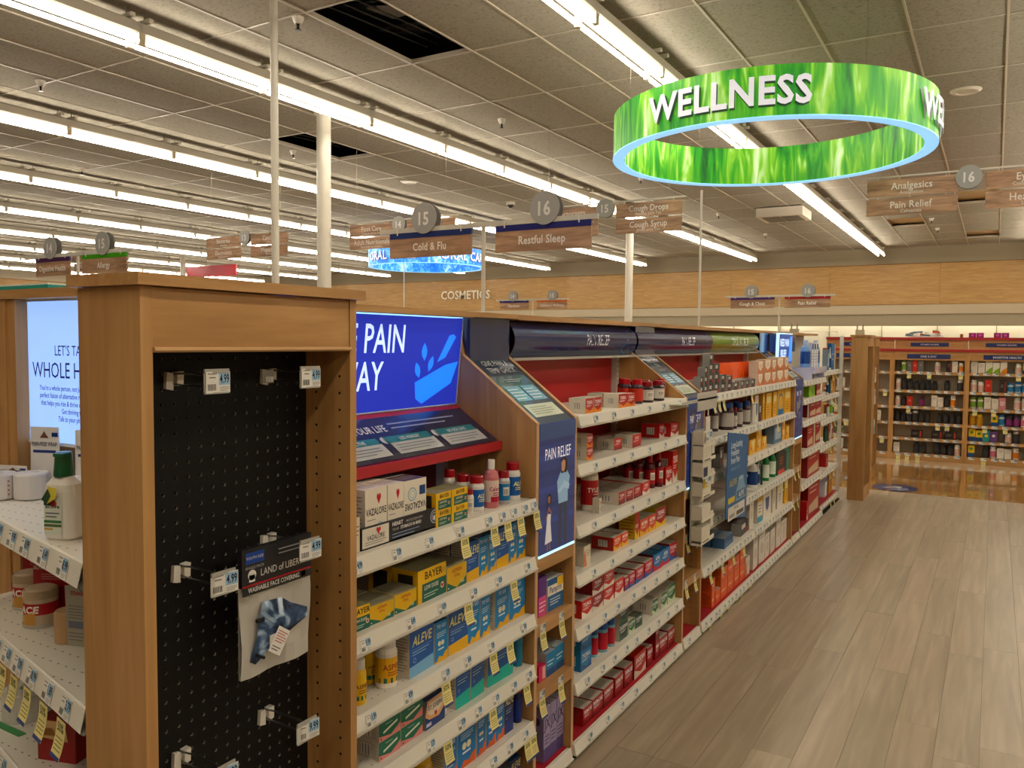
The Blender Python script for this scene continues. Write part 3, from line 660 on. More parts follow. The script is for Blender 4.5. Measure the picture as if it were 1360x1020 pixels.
def bay(y0, y1, label, shelves, back, header=None, sect=1, pins=True):
    w = y1 - y0; o = empty('shelving_bay', (XF, y0, 0), RZ); tag(o, label, 'shelving')
    b = MB(); b.box(0, BACK, .06, w, BACK + .02, 1.66, back); b.box(0, BACK - .004, 1.50, w, BACK, 1.652, '#5d1a18' if header else back)
    b.build('back_panel', METAL, o)
    b = MB()
    for k in range(sect + 1):
        x = min(max(w * k / sect, .016), w - .016)
        b.box(x - .014, BACK - .03, 0.06, x + .014, BACK, 1.51, '#cfc8b8')
        z = .12
        while z < 1.5: b.box(x - .003, BACK - .0306, z, x + .003, BACK - .030, z + .012, '#3a352e'); z += .0254
    b.build('upright', METAL, o)
    b = MB(); b.box(0, -.0, .0, w, .02, .012, '#1d1a17'); b.box(0, .06, 0, w, BACK * 2, .02, '#1d1a17'); b.box(0, .05, 0, w, .06, .03, '#26221e'); b.build('kick_plate', RUBBER, o)
    for k, (z, dep, tags, sales, fr) in enumerate(shelves):
        for q in range(sect):
            a0, a1 = w * q / sect + .004, w * (q + 1) / sect - .004
            s = shelf_part(o, a0, a1, z, BACK - .03 if z > .1 else BACK, [t for t in tags if a0 + .02 < t < a1 - .02], [t for t in sales if a0 + .02 < t < a1 - .02], front=fr)
            if z < .1:
                f = MB(); f.box(.004, .012, .0, a1 - a0 - .004, BACK - .01, .002, '#9e1220'); f.build('liner', PAPER, s)
    b = MB(); b.box(0, .25, 1.652, w, .62, 1.672, '#b98'); b.build('top_cap', WOOD_H, o)
    return o
def spread(w, n, s=.04): return [s + (w - 2 * s) * (k + .5) / n + random.uniform(-.015, .015) for k in range(n)]

YA0, YA1, YB1, YC0, YC1, YD0, YD1, YE1 = 1.22, 2.37, 3.90, 4.205, 6.46, 6.77, 7.75, 8.74
zA = [1.043, .845, .65, .475, .28, .06]; zB = [1.296, 1.113, .885, .70, .497, .29, .06]; zC = [1.29, 1.05, .85, .605, .355, .06]
w = YA1 - YA0
sA = [(1.043, 0, [.25, .40, .54, .69, .84, .92, .99, 1.06, 1.12], [.70, .86, .94, 1.02, 1.125], 0), (.845, 0, [.28, .46, .60, .76, .90, 1.08], [.72, .98], 0), (.65, 0, [.30, .45, .62, .73, .86, 1.06], [.61, .86, .96], 0),
      (.475, 0, [.33, .55, .70, .79, .89, 1.0, 1.1], [.62, .86, 1.07], 0), (.28, 0, [.35, .5, .72, .88, .98, 1.08], [.78, 1.08, 1.12], 0), (.06, 0, spread(w, 5), [], 0)]
A = bay(YA0, YA1, 'first shelving bay, beside the pegboard tower, under the blue lit panel', sA, '#6e1315')
w = YB1 - 2.675
Bb = bay(2.675, YB1, 'shelving bay between the two tall sloped-top dividers, bright red back', [(z, 0, spread(w, n), [], 0) for z, n in zip(zB, (6, 6, 6, 6, 8, 9, 7))], '#b5161a')
w = YC1 - YC0
Cb = bay(YC0, YC1, 'double-width shelving bay behind the hanging blue tablet sign', [(z, 0, spread(w, n), [w * q for q in s], 0) for z, n, s in zip(zC, (22, 26, 12, 26, 26, 26), ((.05, .09, .13, .4), (.3, .72), (.35,), (.75, .8, .85), (.05, .15, .25, .35, .5), (.06, .15, .22, .3, .34, .44)))], '#b81c14', sect=2)
w = YD1 - YD0
D1 = bay(YD0, YD1, 'deep-shelved far bay with glowing blue screen on top', [(z, 0, spread(w, 7), [], 0) for z in (1.27, 1.12, .94, .69, .425, .06)], '#31405f')
D2 = bay(YD1, YE1, 'last shelving bay with pale metal back, before far wooden tower', [(z, 0, spread(w, 6), [w * .5, w * .7], .035 if z > .1 else .02) for z in (1.318, 1.087, .862, .62, .37, .09)], '#c4beb0')
# headers of the bays
curve_header(Bb, .0, 1.225, 'PAIN RELIEF')
curve_header(Cb, -.28, 1.0, 'PAIN RELIEF', col='#26305c')
curve_header(Cb, 1.0, 2.2, 'TOPICAL PAIN RELIEF', col='#6f9a2c', icon='#3f6a28', tint2='#8c8a22', tx=.55)
b = MB(); b.box(.0, .27, 1.50, .98, .385, 1.646, '#39445e'); b.text('PAIN RELIEF', plane((.62, .27, 1.54), (1, 0, 0), (0, 0, 1), .001), .06, '#ccd', xs=.7, bold=.02); b.build('header_sign', GLOSSY, D1)
b = MB(); b.prism([(0, .04), (0, 0), (.03, 0)], 'x', 0, .01, '#eee'); 
b = MB(); b.box(YE1 - YD1 - .02, .0, .06, YE1 - YD1, .035, 1.655, '#d8d3c8')
z = .1
while z < 1.63: b.box(YE1 - YD1 - .016, -.0006, z, YE1 - YD1 - .004, 0, z + .014, '#2c2824'); z += .0254
b.build('slotted_post', METAL, D2)

# lit blue panel and sloping red tray over the first bay
o = empty('lit_panel_sign', (-1.62, 1.24, 1.348), RZ); tag(o, 'backlit blue panel reading PAIN above the first shelving bay', 'sign')
L = 1.13; tilt = .03
def pf(a, c, e=0): return (a, .02 - tilt * c / .312 * 1.0 - e, c)
b = MB(); b.face([pf(0, 0), pf(L, 0), pf(L, .30), pf(0, .30)], '#1c2a98'); b.face([pf(0, 0, -.03), pf(0, .3, -.03), pf(L, .3, -.03), pf(L, 0, -.03)], '#223')
b.face([pf(L, 0), pf(L, 0, -.03), pf(L, .3, -.03), pf(L, .3)], '#9db2cf'); b.face([pf(0, 0, -.03), pf(0, 0), pf(0, .3), pf(0, .3, -.03)], '#9db2cf')
b.build('lit_face', LIT, o)
b = MB()
b.text('GIVE PAIN', lambda a, c: pf(.815 + a, c + .185, .001), .125, '#b9cdf8', xs=.72, align='r', bold=.01)
b.text('AWAY', lambda a, c: pf(.72 + a, c + .07, .001), .125, '#b9cdf8', xs=.72, align='r', bold=.01)
for P in ([(.0, .0), (.05, -.06), (.13, -.07), (.2, -.03), (.2, .04), (.0, .04 - .0)],):
    b.face([pf(x, z, .001) for x, z in [(.885, .085), (.895, .03), (.93, .012), (1.09, .075), (1.125, .15), (1.05, .14)]], '#1c74f2')
b.face([pf(x, z, .001) for x, z in [(1.0, .15), (1.045, .165), (1.10, .235), (1.085, .245), (1.06, .24)]], '#1c74f2')
def leaf(cx, cz, s, a): return [pf(cx + s * (x * math.cos(a) - z * math.sin(a)), cz + s * (x * math.sin(a) + z * math.cos(a)), .001) for x, z in [(0, -1), (.42, -.4), (.5, .1), (.3, .6), (0, 1), (-.3, .6), (-.5, .1), (-.42, -.4)]]
b.face(leaf(.895, .125, .028, .4), '#1c74f2'); b.face(leaf(.925, .185, .03, .1), '#1c74f2'); b.face(leaf(.965, .145, .028, -.4), '#1c74f2')
b.build('lettering', LIT, o)
b = MB(); b.box(0, -.012, .302, L, .03, .312, '#9fdcff'); b.build('glowing_edge', GLOW, o)
b = MB(); b.rod(pf(L, 0, .004), pf(L, .3, .004), .003, '#b9c3cf'); b.rod(pf(0, 0, .004), pf(L, 0, .004), .003, '#b9c3cf'); b.rod(pf(L - .03, 0, -.02), (L - .03, .06, -.01), .006, '#888'); b.rod(pf(.03, 0, -.02), (.03, .06, -.01), .006, '#888'); b.build('frame', METAL, o)
o = empty('sloping_sign_tray', (-1.63, 1.24, 1.20), RZ); tag(o, 'red sloping tray with navy benefits poster under the lit panel', 'sign')
Lt = 1.125; sv = Vector((0, -.18, -.118)); sl = sv.length; 
up = (-sv).normalized()
b = MB(); b.prism([(.0, .145), (-.185, .022), (-.185, .008), (.0, .128)], 'x', 0, Lt, '#b3232b'); b.prism([(-.175, .0), (-.19, .0), (-.19, .03), (-.175, .03)], 'x', 0, Lt, '#b3232b'); b.build('tray', METAL, o)
f = plane((0, -.182, .0265), (1, 0, 0), up, .002)
b = MB(); pr_ = lambda ops, e=.002: print_ops(b, ops, plane((0, -.182, .0265), (1, 0, 0), up, e), 1, 1)
pr_([('r', .01, .008, Lt - .01, sl - .02, '#262a42')]); e = .0026
b.text('IMPROVE YOUR LIFE', plane((.62, -.182, .0265), (1, 0, 0), up, e).__call__ if False else (lambda a, c: plane((0, -.182, .0265), (1, 0, 0), up, e)(.655 + a, .128 + c)), .042, '#e6e2d8', xs=.72, align='r', bold=.02, shear=.1)
for k, x in enumerate((.09, .36, .61, .86)):
    pr_([('r', x - .01, .075, x + .21, .105, '#2c8286'), ('r', x, .025, x + .215, .078, '#c9c9c2'), ('c', x - .01, .09, .016, '#d8d8d2')], e + .0003 * k)
    pr_(fine(x + .015, .032, x + .19, .068, 3, '#8d9094'), e + .0022)
    b.text(['HAPPIER', 'PRODUCTIVE', 'LESS HUNGRY', 'NO SICK DAYS'][k], (lambda a, c, x=x: plane((0, -.182, .0265), (1, 0, 0), up, e + .0022)(x + .105 + a, .082 + c)), .02, '#dfe6e2', xs=.75, bold=.02)
pr_(fine(.68, .13, 1.03, .17, 2, '#9a9cb0'), e)
b.build('printed_insert', GLOSSY, o)

# ---------------------------------------------------------------- divider columns (sloped top, poster, small wooden shelves)
def woman(b, P, s, col1, col2, skin, hair, dress=False):
    Q = lambda pts, c, e: b.face([P(x * s, z * s, e) for x, z in pts], c)
    if not dress:
        Q([(-.10, 0), (-.04, 0), (.0, .44), (.03, .44), (.05, 0), (.11, 0), (.12, .5), (-.09, .5)], '#2a3346', .0010)
        Q([(-.10, .47), (.12, .47), (.12, .6), (.17, .74), (.1, .82), (-.06, .82), (-.14, .72), (-.12, .6)], col1, .0013)
        Q([(-.13, .62), (-.1, .58), (.08, .66), (.06, .71)], col2, .0016); Q([(.0, .64), (.14, .6), (.16, .66), (.02, .72)], col2, .0019)
    else:
        Q([(-.06, 0), (-.02, 0), (-.01, .2), (-.05, .2)], skin, .0010); Q([(.03, 0), (.07, 0), (.06, .2), (.02, .2)], skin, .0010)
        Q([(-.13, .12), (.12, .14), (.07, .48), (.08, .62), (-.05, .64), (-.07, .48)], col1, .0013)
        Q([(-.10, .5), (.0, .7), (.12, .6), (.1, .66), (.0, .76), (-.12, .58)], skin, .0016)
    Q([(-.05, .80), (.09, .8), (.11, .92), (.05, .98), (-.04, .96)], hair, .0014)
    Q([(-.04, .83), (.02, .81), (.05, .86), (.05, .93), (.0, .95), (-.045, .92)], skin, .0019)
def column(y0, label, slope_lines, poster='people', z3=(.83, .605, .37)):
    W = .305; o = empty('divider_column', (XF, y0, 0), RZ); tag(o, label, 'divider')
    for xx in (0, W - .018):
        b = MB(); b.prism([(0, .0), (0, 1.296), (.30, 1.52), (.33, 1.655), (BACK, 1.655), (BACK, .0)], 'x', 0, .018, '#a87')
        b.build('side_panel', WOOD_V, o, (xx, 0, 0))
        # pale edge banding and shelf-pin holes
        b = MB(); b.prism([(-.001, .0), (-.0022, 1.2965), (.30, 1.5225), (.30, 1.5205), (-.001, 1.2955)], 'x', 0, .018, '#c9a176'); b.build('edge_band', PAPER, o, (xx, 0, 0))
    b = MB(); z = .15
    for z in [.12 + .032 * q for q in range(22)]:
        for v in (.05, .3): b.rod((W - .0186, v, z), (W - .0178, v, z), .0025, '#2c1c10', n=5)
    b.build('pin_holes', RUBBER, o)['kind'] = 'stuff'
    sd = Vector((0, .30, .226)).normalized()
    b = MB(); P0 = (.018, .0, 1.290)
    F = lambda e: plane(P0, (1, 0, 0), sd, e)
    Wp = W - .036; SL = .376
    b.prism([(.0, 1.284), (.0, 1.290), (.30, 1.516), (.30, 1.508)], 'x', .018, W - .018, '#39455e')
    pr2 = lambda ops, e: print_ops(b, ops, F(e), 1, 1)
    for st, zz, sz in slope_lines: b.text(st, (lambda a, c, zz=zz: F(.002)(Wp / 2 + a, zz + c)), sz, '#e8e6e0', xs=.78, shear=.1)
    pr2([('r', .03, .12, .13, .2, '#6ea9c4'), ('r', .14, .12, .24, .2, '#6ea9c4')], .0012); pr2(fine(.035, .125, .12, .19, 4, '#cfe3ea') + fine(.145, .125, .23, .19, 4, '#cfe3ea'), .002)
    pr2([('r', .03, .035, .24, .1, '#d5d9c0')], .0012); pr2(fine(.05, .045, .2, .09, 4, '#9aa08a'), .002); pr2(fine(.08, .22, .2, .24, 2, '#c9ccd2'), .002)
    b.build('sloped_sign', GLOSSY, o)
    b = MB(); b.box(.018, .28, 1.50, W - .018, .38, 1.655, '#1d2c56'); b.build('header_block', GLOSSY, o)
    # poster box
    b = MB(); b.box(.018, -.004, .842, W - .018, .02, 1.235, '#27376e'); b.box(.018, -.006, 1.235, W - .018, .02, 1.289, '#2c426c')
    for q in range(7): print_ops(b, [('r', 0, .1 + q * .055, 1, .12 + q * .055, ['#2b3d7c', '#233163'][q % 2])], plane((.018, -.004, .842), (1, 0, 0), (0, 0, 1), .0004), Wp, 1)
    Pp = lambda cx: (lambda x, z, e: (cx + x, -.004 - e, .85 + z))
    if poster == 'people':
        woman(b, Pp(.19), .32, '#7fa0b8', '#93b1c6', '#a87a5e', '#2b1f1c'); woman(b, Pp(.085), .20, '#c9c6c2', '#b9b6b2', '#7d5240', '#1f1614', True)
    else:
        for q in range(26):
            rr = random.Random(q); x, z = rr.uniform(0, .2), rr.uniform(0, .33)
            b.face([Pp(.03)(x, z, .001 + q * .00003), Pp(.03)(x + .05, z, .001 + q * .00003), Pp(.03)(x + .06, z + .04, .001 + q * .00003), Pp(.03)(x + .01, z + .05, .001 + q * .00003)], rr.choice(['#3b3b5c', '#5c5148', '#746a62', '#2a2c4c', '#4a5a8c']))
    b.text('PAIN RELIEF', plane((.018 + Wp / 2, -.004, 1.165), (1, 0, 0), (0, 0, 1), .0015), .056, '#ecebf0', xs=.66)
    b.build('poster', POSTER, o)
    b = MB(); b.box(.018, -.006, .834, W - .018, .01, .8425, '#a8dcf4'); b.build('glowing_edge', GLOW, o)
    for k, z in enumerate(z3):
        b = MB(); b.box(.018, .0, z - .02, W - .018, BACK, z, '#a87'); b.box(.018, .0, z - .045, W - .018, .012, z - .02, '#a87'); s = b.build('shelf', WOOD_H, o)
        for q, u in enumerate((.06, .20)) if k else ():
            put(price_tag_mesh(k * 3 + q), 'price_tag', s, (u, -.001, z - .038)); 
            put(sale_mesh(), 'sale_tag', s, (u, -.002, z - .038))
    s = shelf_part(o, .019, W - .019, .06, BACK, [.1], [], front=0.0); f = MB(); f.box(.003, .012, 0, W - .041, BACK - .01, .002, '#9e1220'); f.build('liner', PAPER, s)
    b = MB(); b.box(0, .25, 1.6552, W, .62, 1.672, '#b98'); b.build('top_cap', WOOD_H, o)
    b = MB(); b.box(0.018, BACK - .01, .06, W - .018, BACK, 1.5, '#a87'); b.build('back_panel', WOOD_V, o)
    return o
column(2.37, 'wooden divider column with woman and girl poster, nearest the camera', [('GIVE PAIN A', .315, .04), ('TEMP CHECK', .275, .04)])
column(3.90, 'second wooden divider column, carrying the white hanging strip pack', [('WELLNESS', .325, .036), ('STARTS WITH', .29, .036), ('YOU', .255, .036)], 'x')
column(6.46, 'third wooden divider column beside the glowing blue screen', [('ASK US', .31, .036), ('MORE', .275, .036)], 'x')

# ---------------------------------------------------------------- products on the shelves
def fit(desc, suf):
    if len((desc + ' ' + suf).split()) > 16: desc = desc.split(',')[0]
    return desc + ', ' + suf
ROWN = ['top', 'second', 'third', 'fourth', 'fifth', 'sixth']
def fill(yoff, zlist, rows, place, lowest='base', detail=True):
    for k, row in enumerate(rows):
        sh = ROWN[k] if k < len(zlist) - 1 else lowest
        z = zlist[k]; n = -1; 
        for it in row:
            key, Y, wd, h, dp = it[:5]; stack = it[5] if len(it) > 5 else 1; behind = it[6] if len(it) > 6 else 0; v = it[7] if len(it) > 7 else .03
            base = it[8] if len(it) > 8 else 0
            n += 1
            for s in range(stack):
                for q in range(behind + 1):
                    wh = ORD[n] if stack == 1 else ORD[n] + (', lowest', ', next up', ', third up', ', topmost')[s if s < stack - 1 else 3]
                    suf = '%s on %s shelf, %s' % (wh, sh, place)
                    if q: suf = 'behind ' + suf
                    loc = gw(Y + wd / 2, v + q * ((dp if key in D else wd) + .004), z + (.002 if z < .1 else 0) + base + s * (h + .0005))
                    if q and q == behind and behind > 2: continue
                    rz = RZ + (random.uniform(-.05, .05) if not q and stack == 1 else 0)
                    add_item(key, loc, rz, wd, h, dp, fit(desc_of(key), suf), None if not q else 'stock standing behind the front row', detail)
TA = [
 [('pale',1.5,0.025,0.09,0.05,1,0,0.03,0),('vaz',1.561,0.088,0.142,0.075,1,2,0.045,0.006),('vaz',1.652,0.066,0.142,0.075,1,2,0.045,0.006),('vaz_inv',1.721,0.097,0.142,0.075,1,1,0.045,0.006),('bayer',1.845,0.073,0.0475,0.075,2,0,0.03,0),('bayer',1.922,0.082,0.0475,0.075,2,0,0.03,0),('redcapbot',2.04,0.034,0.075,0.03,1,0,0.045,0),('alevebot',2.09,0.048,0.108,0.03,1,1,0.045,0),('redcapbot',2.09,0.04,0.12,0.03,1,0,0.15,0),('pinkbot',2.15,0.049,0.152,0.03,1,0,0.03,0),('bluebot',2.226,0.041,0.108,0.03,1,1,0.03,0),('alevebot',2.304,0.052,0.125,0.03,1,0,0.04,0)],
 [('bayer',1.497,0.064,0.062,0.09,1,2,0.03,0),('asp',1.564,0.091,0.052,0.085,1,1,0.03,0),('asp',1.664,0.089,0.055,0.085,1,0,0.03,0),('bayer',1.76,0.137,0.092,0.085,1,1,0.03,0),('asp',1.9,0.1,0.073,0.08,1,1,0.03,0),('aleve',2.005,0.061,0.12,0.06,1,1,0.03,0),('aleve_l',2.069,0.051,0.122,0.05,1,0,0.03,0),('aleve_l',2.123,0.05,0.122,0.05,1,0,0.03,0),('aleve',2.176,0.068,0.128,0.05,1,0,0.03,0),('aleve_l',2.247,0.048,0.13,0.05,1,1,0.03,0),('aleve_l',2.3,0.055,0.13,0.05,1,1,0.03,0)],
 [('yelbot',1.52,0.042,0.115,0.05,1,0,0.03,0),('aspbot',1.632,0.06,0.134,0.05,1,0,0.03,0),('yelbot',1.637,0.031,0.115,0.04,1,0,0.092,0),('aleve_s',1.723,0.115,0.125,0.07,1,0,0.03,0),('aspbot',1.787,0.056,0.134,0.05,1,0,0.105,0),('aleve_l',1.842,0.062,0.118,0.05,1,1,0.03,0),('aleve',1.911,0.097,0.125,0.07,1,1,0.03,0),('aleve_l',2.012,0.062,0.135,0.06,1,0,0.03,0),('aleve_l',2.078,0.06,0.125,0.06,1,0,0.03,0),('aleve_l',2.164,0.088,0.128,0.085,1,0,0.03,0),('aleve_l',2.257,0.098,0.128,0.085,1,0,0.03,0)],
 [('orgyel',1.483,0.027,0.151,0.05,1,0,0.03,0),('greenpink',1.598,0.089,0.05,0.09,2,1,0.03,0),('greenpink',1.692,0.096,0.05,0.09,2,1,0.032,0),('stj',1.796,0.098,0.085,0.045,1,0,0.03,0),('whitebot',1.897,0.045,0.12,0.05,1,0,0.045,0),('aleve_t',1.949,0.075,0.15,0.05,1,1,0.03,0),('aleve_t',2.029,0.076,0.151,0.05,1,1,0.03,0),('aleve_t',2.13,0.144,0.151,0.09,1,0,0.03,0),('tealbot',2.321,0.035,0.13,0.03,1,0,0.03,0)],
 [('bigyel',1.82,0.06,0.09,0.05,1,0,0.05,0),('aleve_o',1.892,0.063,0.12,0.06,1,1,0.03,0),('aleve_o',1.961,0.095,0.145,0.06,1,1,0.03,0),('aleve_o',2.064,0.051,0.145,0.06,1,0,0.03,0),('aleve_o',2.122,0.048,0.145,0.06,1,1,0.03,0),('aleve_o',2.175,0.054,0.145,0.06,1,1,0.03,0),('aleve_n',2.234,0.051,0.14,0.06,1,1,0.03,0),('navybot',2.322,0.035,0.13,0.03,1,0,0.03,0)],
 [('dark',2.096,0.091,0.12,0.08,1,0,0.03,0),('dark',2.196,0.067,0.1,0.08,1,0,0.03,0),('aleve_n',2.272,0.061,0.11,0.08,1,0,0.03,0)],
]
TB = [
 [('tylor',2.808,0.076,0.058,0.07,1,0,0.03,0),('tylor',2.889,0.069,0.058,0.07,1,0,0.03,0),('tylor',3.131,0.089,0.058,0.07,1,1,0.03,0),('tylor',3.225,0.081,0.055,0.07,1,0,0.03,0),('redcapclr',3.394,0.052,0.11,0.03,1,1,0.04,0),('blacklab',3.496,0.064,0.095,0.04,1,1,0.03,0),('redcapclr',3.554,0.059,0.105,0.03,1,0,0.17,0),('blacklab',3.636,0.063,0.095,0.04,1,1,0.03,0),('redcapclr',3.853,0.044,0.095,0.04,1,0,0.1,0)],
 [('tylor',2.827,0.054,0.05,0.08,2,0,0.03,0),('tylred',3.16,0.08,0.05,0.08,1,0,0.06,0),('tylred',3.282,0.11,0.055,0.08,1,0,0.03,0),('redbar',3.692,0.078,0.066,0.09,1,0,0.06,0),('redbar',3.773,0.112,0.066,0.09,1,0,0.03,0)],
 [('tylpanel',2.952,0.018,0.06,0.03,1,0,0.03,0),('bigwhite',2.973,0.072,0.2,0.08,1,0,0.065,0),('tylwhite',3.145,0.07,0.052,0.12,1,1,0.03,0),('tylwhite',3.229,0.073,0.052,0.12,1,1,0.03,0),('tylwhite',3.31,0.093,0.052,0.12,1,1,0.03,0),('redwhite',3.41,0.098,0.056,0.1,1,1,0.03,0),('syrup',3.596,0.05,0.15,0.04,1,2,0.05,0),('syrup',3.654,0.04,0.16,0.04,1,2,0.03,0),('redbar',3.718,0.077,0.085,0.06,1,0,0.03,0),('redwhite',3.805,0.08,0.155,0.09,1,0,0.03,0)],
 [('pale',2.813,0.063,0.08,0.05,1,0,0.03,0),('motrin',3.098,0.083,0.056,0.1,1,0,0.03,0),('motrin',3.187,0.067,0.056,0.1,1,0,0.03,0),('yellowtall',3.33,0.058,0.12,0.075,1,0,0.03,0),('motrin',3.395,0.101,0.075,0.12,1,0,0.03,0),('motrin',3.503,0.082,0.075,0.12,1,0,0.03,0),('kids',3.592,0.131,0.09,0.15,1,0,0.03,0),('syrup',3.867,0.024,0.12,0.03,1,0,0.2,0)],
 [('redwhite',2.806,0.086,0.07,0.09,1,0,0.03,0),('maroon',2.897,0.104,0.065,0.12,2,0,0.03,0),('redwhite',3.006,0.104,0.065,0.07,2,0,0.03,0),('redwhite',3.116,0.103,0.07,0.07,1,0,0.03,0),('redblue',3.226,0.046,0.06,0.05,1,0,0.03,0),('redblue',3.279,0.063,0.062,0.09,1,0,0.03,0),('redblue',3.35,0.1,0.066,0.09,1,1,0.03,0),('redblue',3.457,0.106,0.07,0.09,1,1,0.03,0),('blueadv',3.573,0.103,0.078,0.13,1,1,0.03,0),('blueadv',3.684,0.099,0.078,0.13,1,1,0.03,0),('redblue',3.792,0.093,0.085,0.09,1,1,0.03,0)],
 [('blue_tyl',2.799,0.097,0.078,0.08,2,0,0.03,0),('bluepill',2.96,0.033,0.115,0.03,1,1,0.04,0),('bluepill',3.024,0.049,0.118,0.03,1,1,0.03,0),('bluepill',3.105,0.04,0.115,0.03,1,1,0.03,0),('darkgreen',3.176,0.091,0.075,0.09,2,0,0.03,0),('green',3.281,0.064,0.06,0.07,1,0,0.03,0),('darkgreen',3.359,0.075,0.055,0.04,1,0,0.03,0),('green',3.57,0.065,0.07,0.1,1,0,0.03,0),('green',3.683,0.079,0.07,0.12,1,1,0.03,0),('green',3.771,0.114,0.085,0.12,1,1,0.03,0)],
 [('redbase',2.827,0.082,0.072,0.085,1,2,0.03,0),('redbase',2.913,0.099,0.075,0.085,1,2,0.03,0),('redbase',3.018,0.106,0.08,0.085,1,2,0.03,0),('redbase',3.136,0.092,0.085,0.085,1,2,0.03,0),('redbase',3.241,0.09,0.09,0.085,1,2,0.03,0),('redtop',3.346,0.155,0.105,0.13,1,1,0.03,0),('redbase',3.513,0.06,0.09,0.06,1,0,0.03,0),('redbase',3.617,0.046,0.085,0.06,2,0,0.03,0),('redbase',3.671,0.105,0.085,0.09,1,1,0.03,0),('redbase',3.784,0.101,0.09,0.09,1,1,0.03,0)],
]
TC = [
 [('dark',4.22,0.05,0.05,0.04,2,0,0.03,0),('dark',4.295,0.052,0.05,0.04,3,0,0.03,0),('dark',4.373,0.08,0.055,0.04,4,0,0.03,0),('dark',4.479,0.083,0.055,0.04,3,0,0.03,0),('dark',4.605,0.088,0.05,0.04,2,0,0.03,0),('dark',4.737,0.092,0.045,0.04,2,0,0.03,0),('dark',4.876,0.097,0.045,0.04,1,0,0.03,0),('dark',5.022,0.085,0.05,0.04,1,0,0.03,0),('dark',5.141,0.089,0.05,0.04,1,0,0.03,0),('dark',5.265,0.111,0.05,0.04,1,0,0.03,0),('heartor',5.433,0.138,0.082,0.06,2,0,0.03,0),('heartor',5.611,0.19,0.085,0.06,2,0,0.03,0),('heartor',5.821,0.134,0.085,0.06,2,0,0.03,0),('heartor',5.976,0.212,0.09,0.06,2,0,0.03,0),('heartor',6.211,0.151,0.09,0.06,2,1,0.03,0)],
 [('bluelid',4.708,0.052,0.15,0.05,1,0,0.08,0),('bluelid',4.831,0.092,0.165,0.06,1,0,0.03,0),('blacklab',4.942,0.027,0.13,0.05,1,1,0.03,0),('bluelid',5.054,0.055,0.15,0.05,1,1,0.03,0),('bluelid',5.239,0.057,0.15,0.05,1,1,0.03,0),('tubewhite',5.362,0.025,0.17,0.03,1,0,0.03,0),('whiteblue',5.39,0.074,0.18,0.03,1,0,0.03,0),('dark',5.5,0.058,0.12,0.03,1,0,0.03,0),('yellow',5.596,0.039,0.19,0.06,1,0,0.03,0),('yellow',5.675,0.166,0.18,0.06,1,0,0.03,0),('yellow',5.882,0.132,0.18,0.06,1,0,0.03,0),('yelblue',6.036,0.186,0.185,0.06,1,0,0.03,0),('yellow',6.27,0.175,0.185,0.06,1,0,0.03,0)],
 [('dark',4.603,0.084,0.12,0.05,1,0,0.03,0),('yellowlow',5.261,0.163,0.095,0.07,1,1,0.03,0),('yellowlow',5.442,0.135,0.0875,0.07,2,0,0.03,0),('yellowlow',5.594,0.121,0.085,0.07,1,1,0.03,0),('greyblue',5.948,0.23,0.14,0.06,1,0,0.03,0),('greyblue',6.036,0.181,0.13,0.06,1,0,0.1,0),('yellowlow',6.197,0.097,0.0875,0.06,2,0,0.03,0),('yellowlow',6.318,0.127,0.1,0.06,1,0,0.03,0)],
 [('lotion',5.457,0.078,0.21,0.05,1,0,0.03,0),('lotion',5.584,0.02,0.15,0.04,1,0,0.04,0),('darkspray',5.625,0.015,0.18,0.04,1,1,0.03,0),('spray',5.79,0.057,0.221,0.05,1,1,0.03,0),('spray',5.986,0.059,0.221,0.05,1,1,0.03,0),('darkspray',6.069,0.027,0.221,0.04,1,0,0.03,0),('blackred',6.103,0.192,0.221,0.06,1,0,0.03,0),('tealbox',6.318,0.127,0.221,0.06,1,0,0.03,0)],
 [('slate',4.724,0.219,0.06,0.07,1,1,0.03,0),('dark',5.086,0.213,0.08,0.06,1,0,0.03,0),('whitetall',5.312,0.094,0.2,0.06,1,0,0.03,0),('whitetall',5.427,0.189,0.2,0.06,1,0,0.12,0),('whitegold',5.52,0.122,0.21,0.06,1,0,0.03,0),('whiteblue',5.68,0.216,0.2,0.06,1,1,0.03,0),('whitetall',5.937,0.115,0.2,0.06,1,1,0.03,0),('whitetall',6.097,0.171,0.2,0.06,1,1,0.03,0),('yellow',6.341,0.104,0.2,0.05,1,0,0.03,0)],
 [('orange',4.509,0.055,0.085,0.1,2,0,0.03,0),('orange',4.576,0.099,0.08,0.1,1,1,0.03,0),('orange',4.687,0.135,0.09,0.1,2,0,0.03,0),('orange',4.832,0.126,0.1,0.1,2,0,0.03,0),('orange',4.972,0.116,0.095,0.1,2,0,0.03,0),('orange',5.102,0.122,0.1,0.1,2,1,0.03,0),('pale',5.239,0.109,0.12,0.06,1,0,0.03,0),('whitetall',5.418,0.136,0.22,0.06,1,1,0.03,0),('whitetall',5.59,0.144,0.22,0.06,1,1,0.03,0),('whitetall',5.753,0.13,0.17,0.06,1,1,0.03,0),('whitetall',5.9,0.16,0.17,0.06,1,1,0.03,0),('whitetall',6.101,0.121,0.24,0.06,1,1,0.03,0),('whitetall',6.241,0.204,0.17,0.06,1,1,0.03,0)],
]
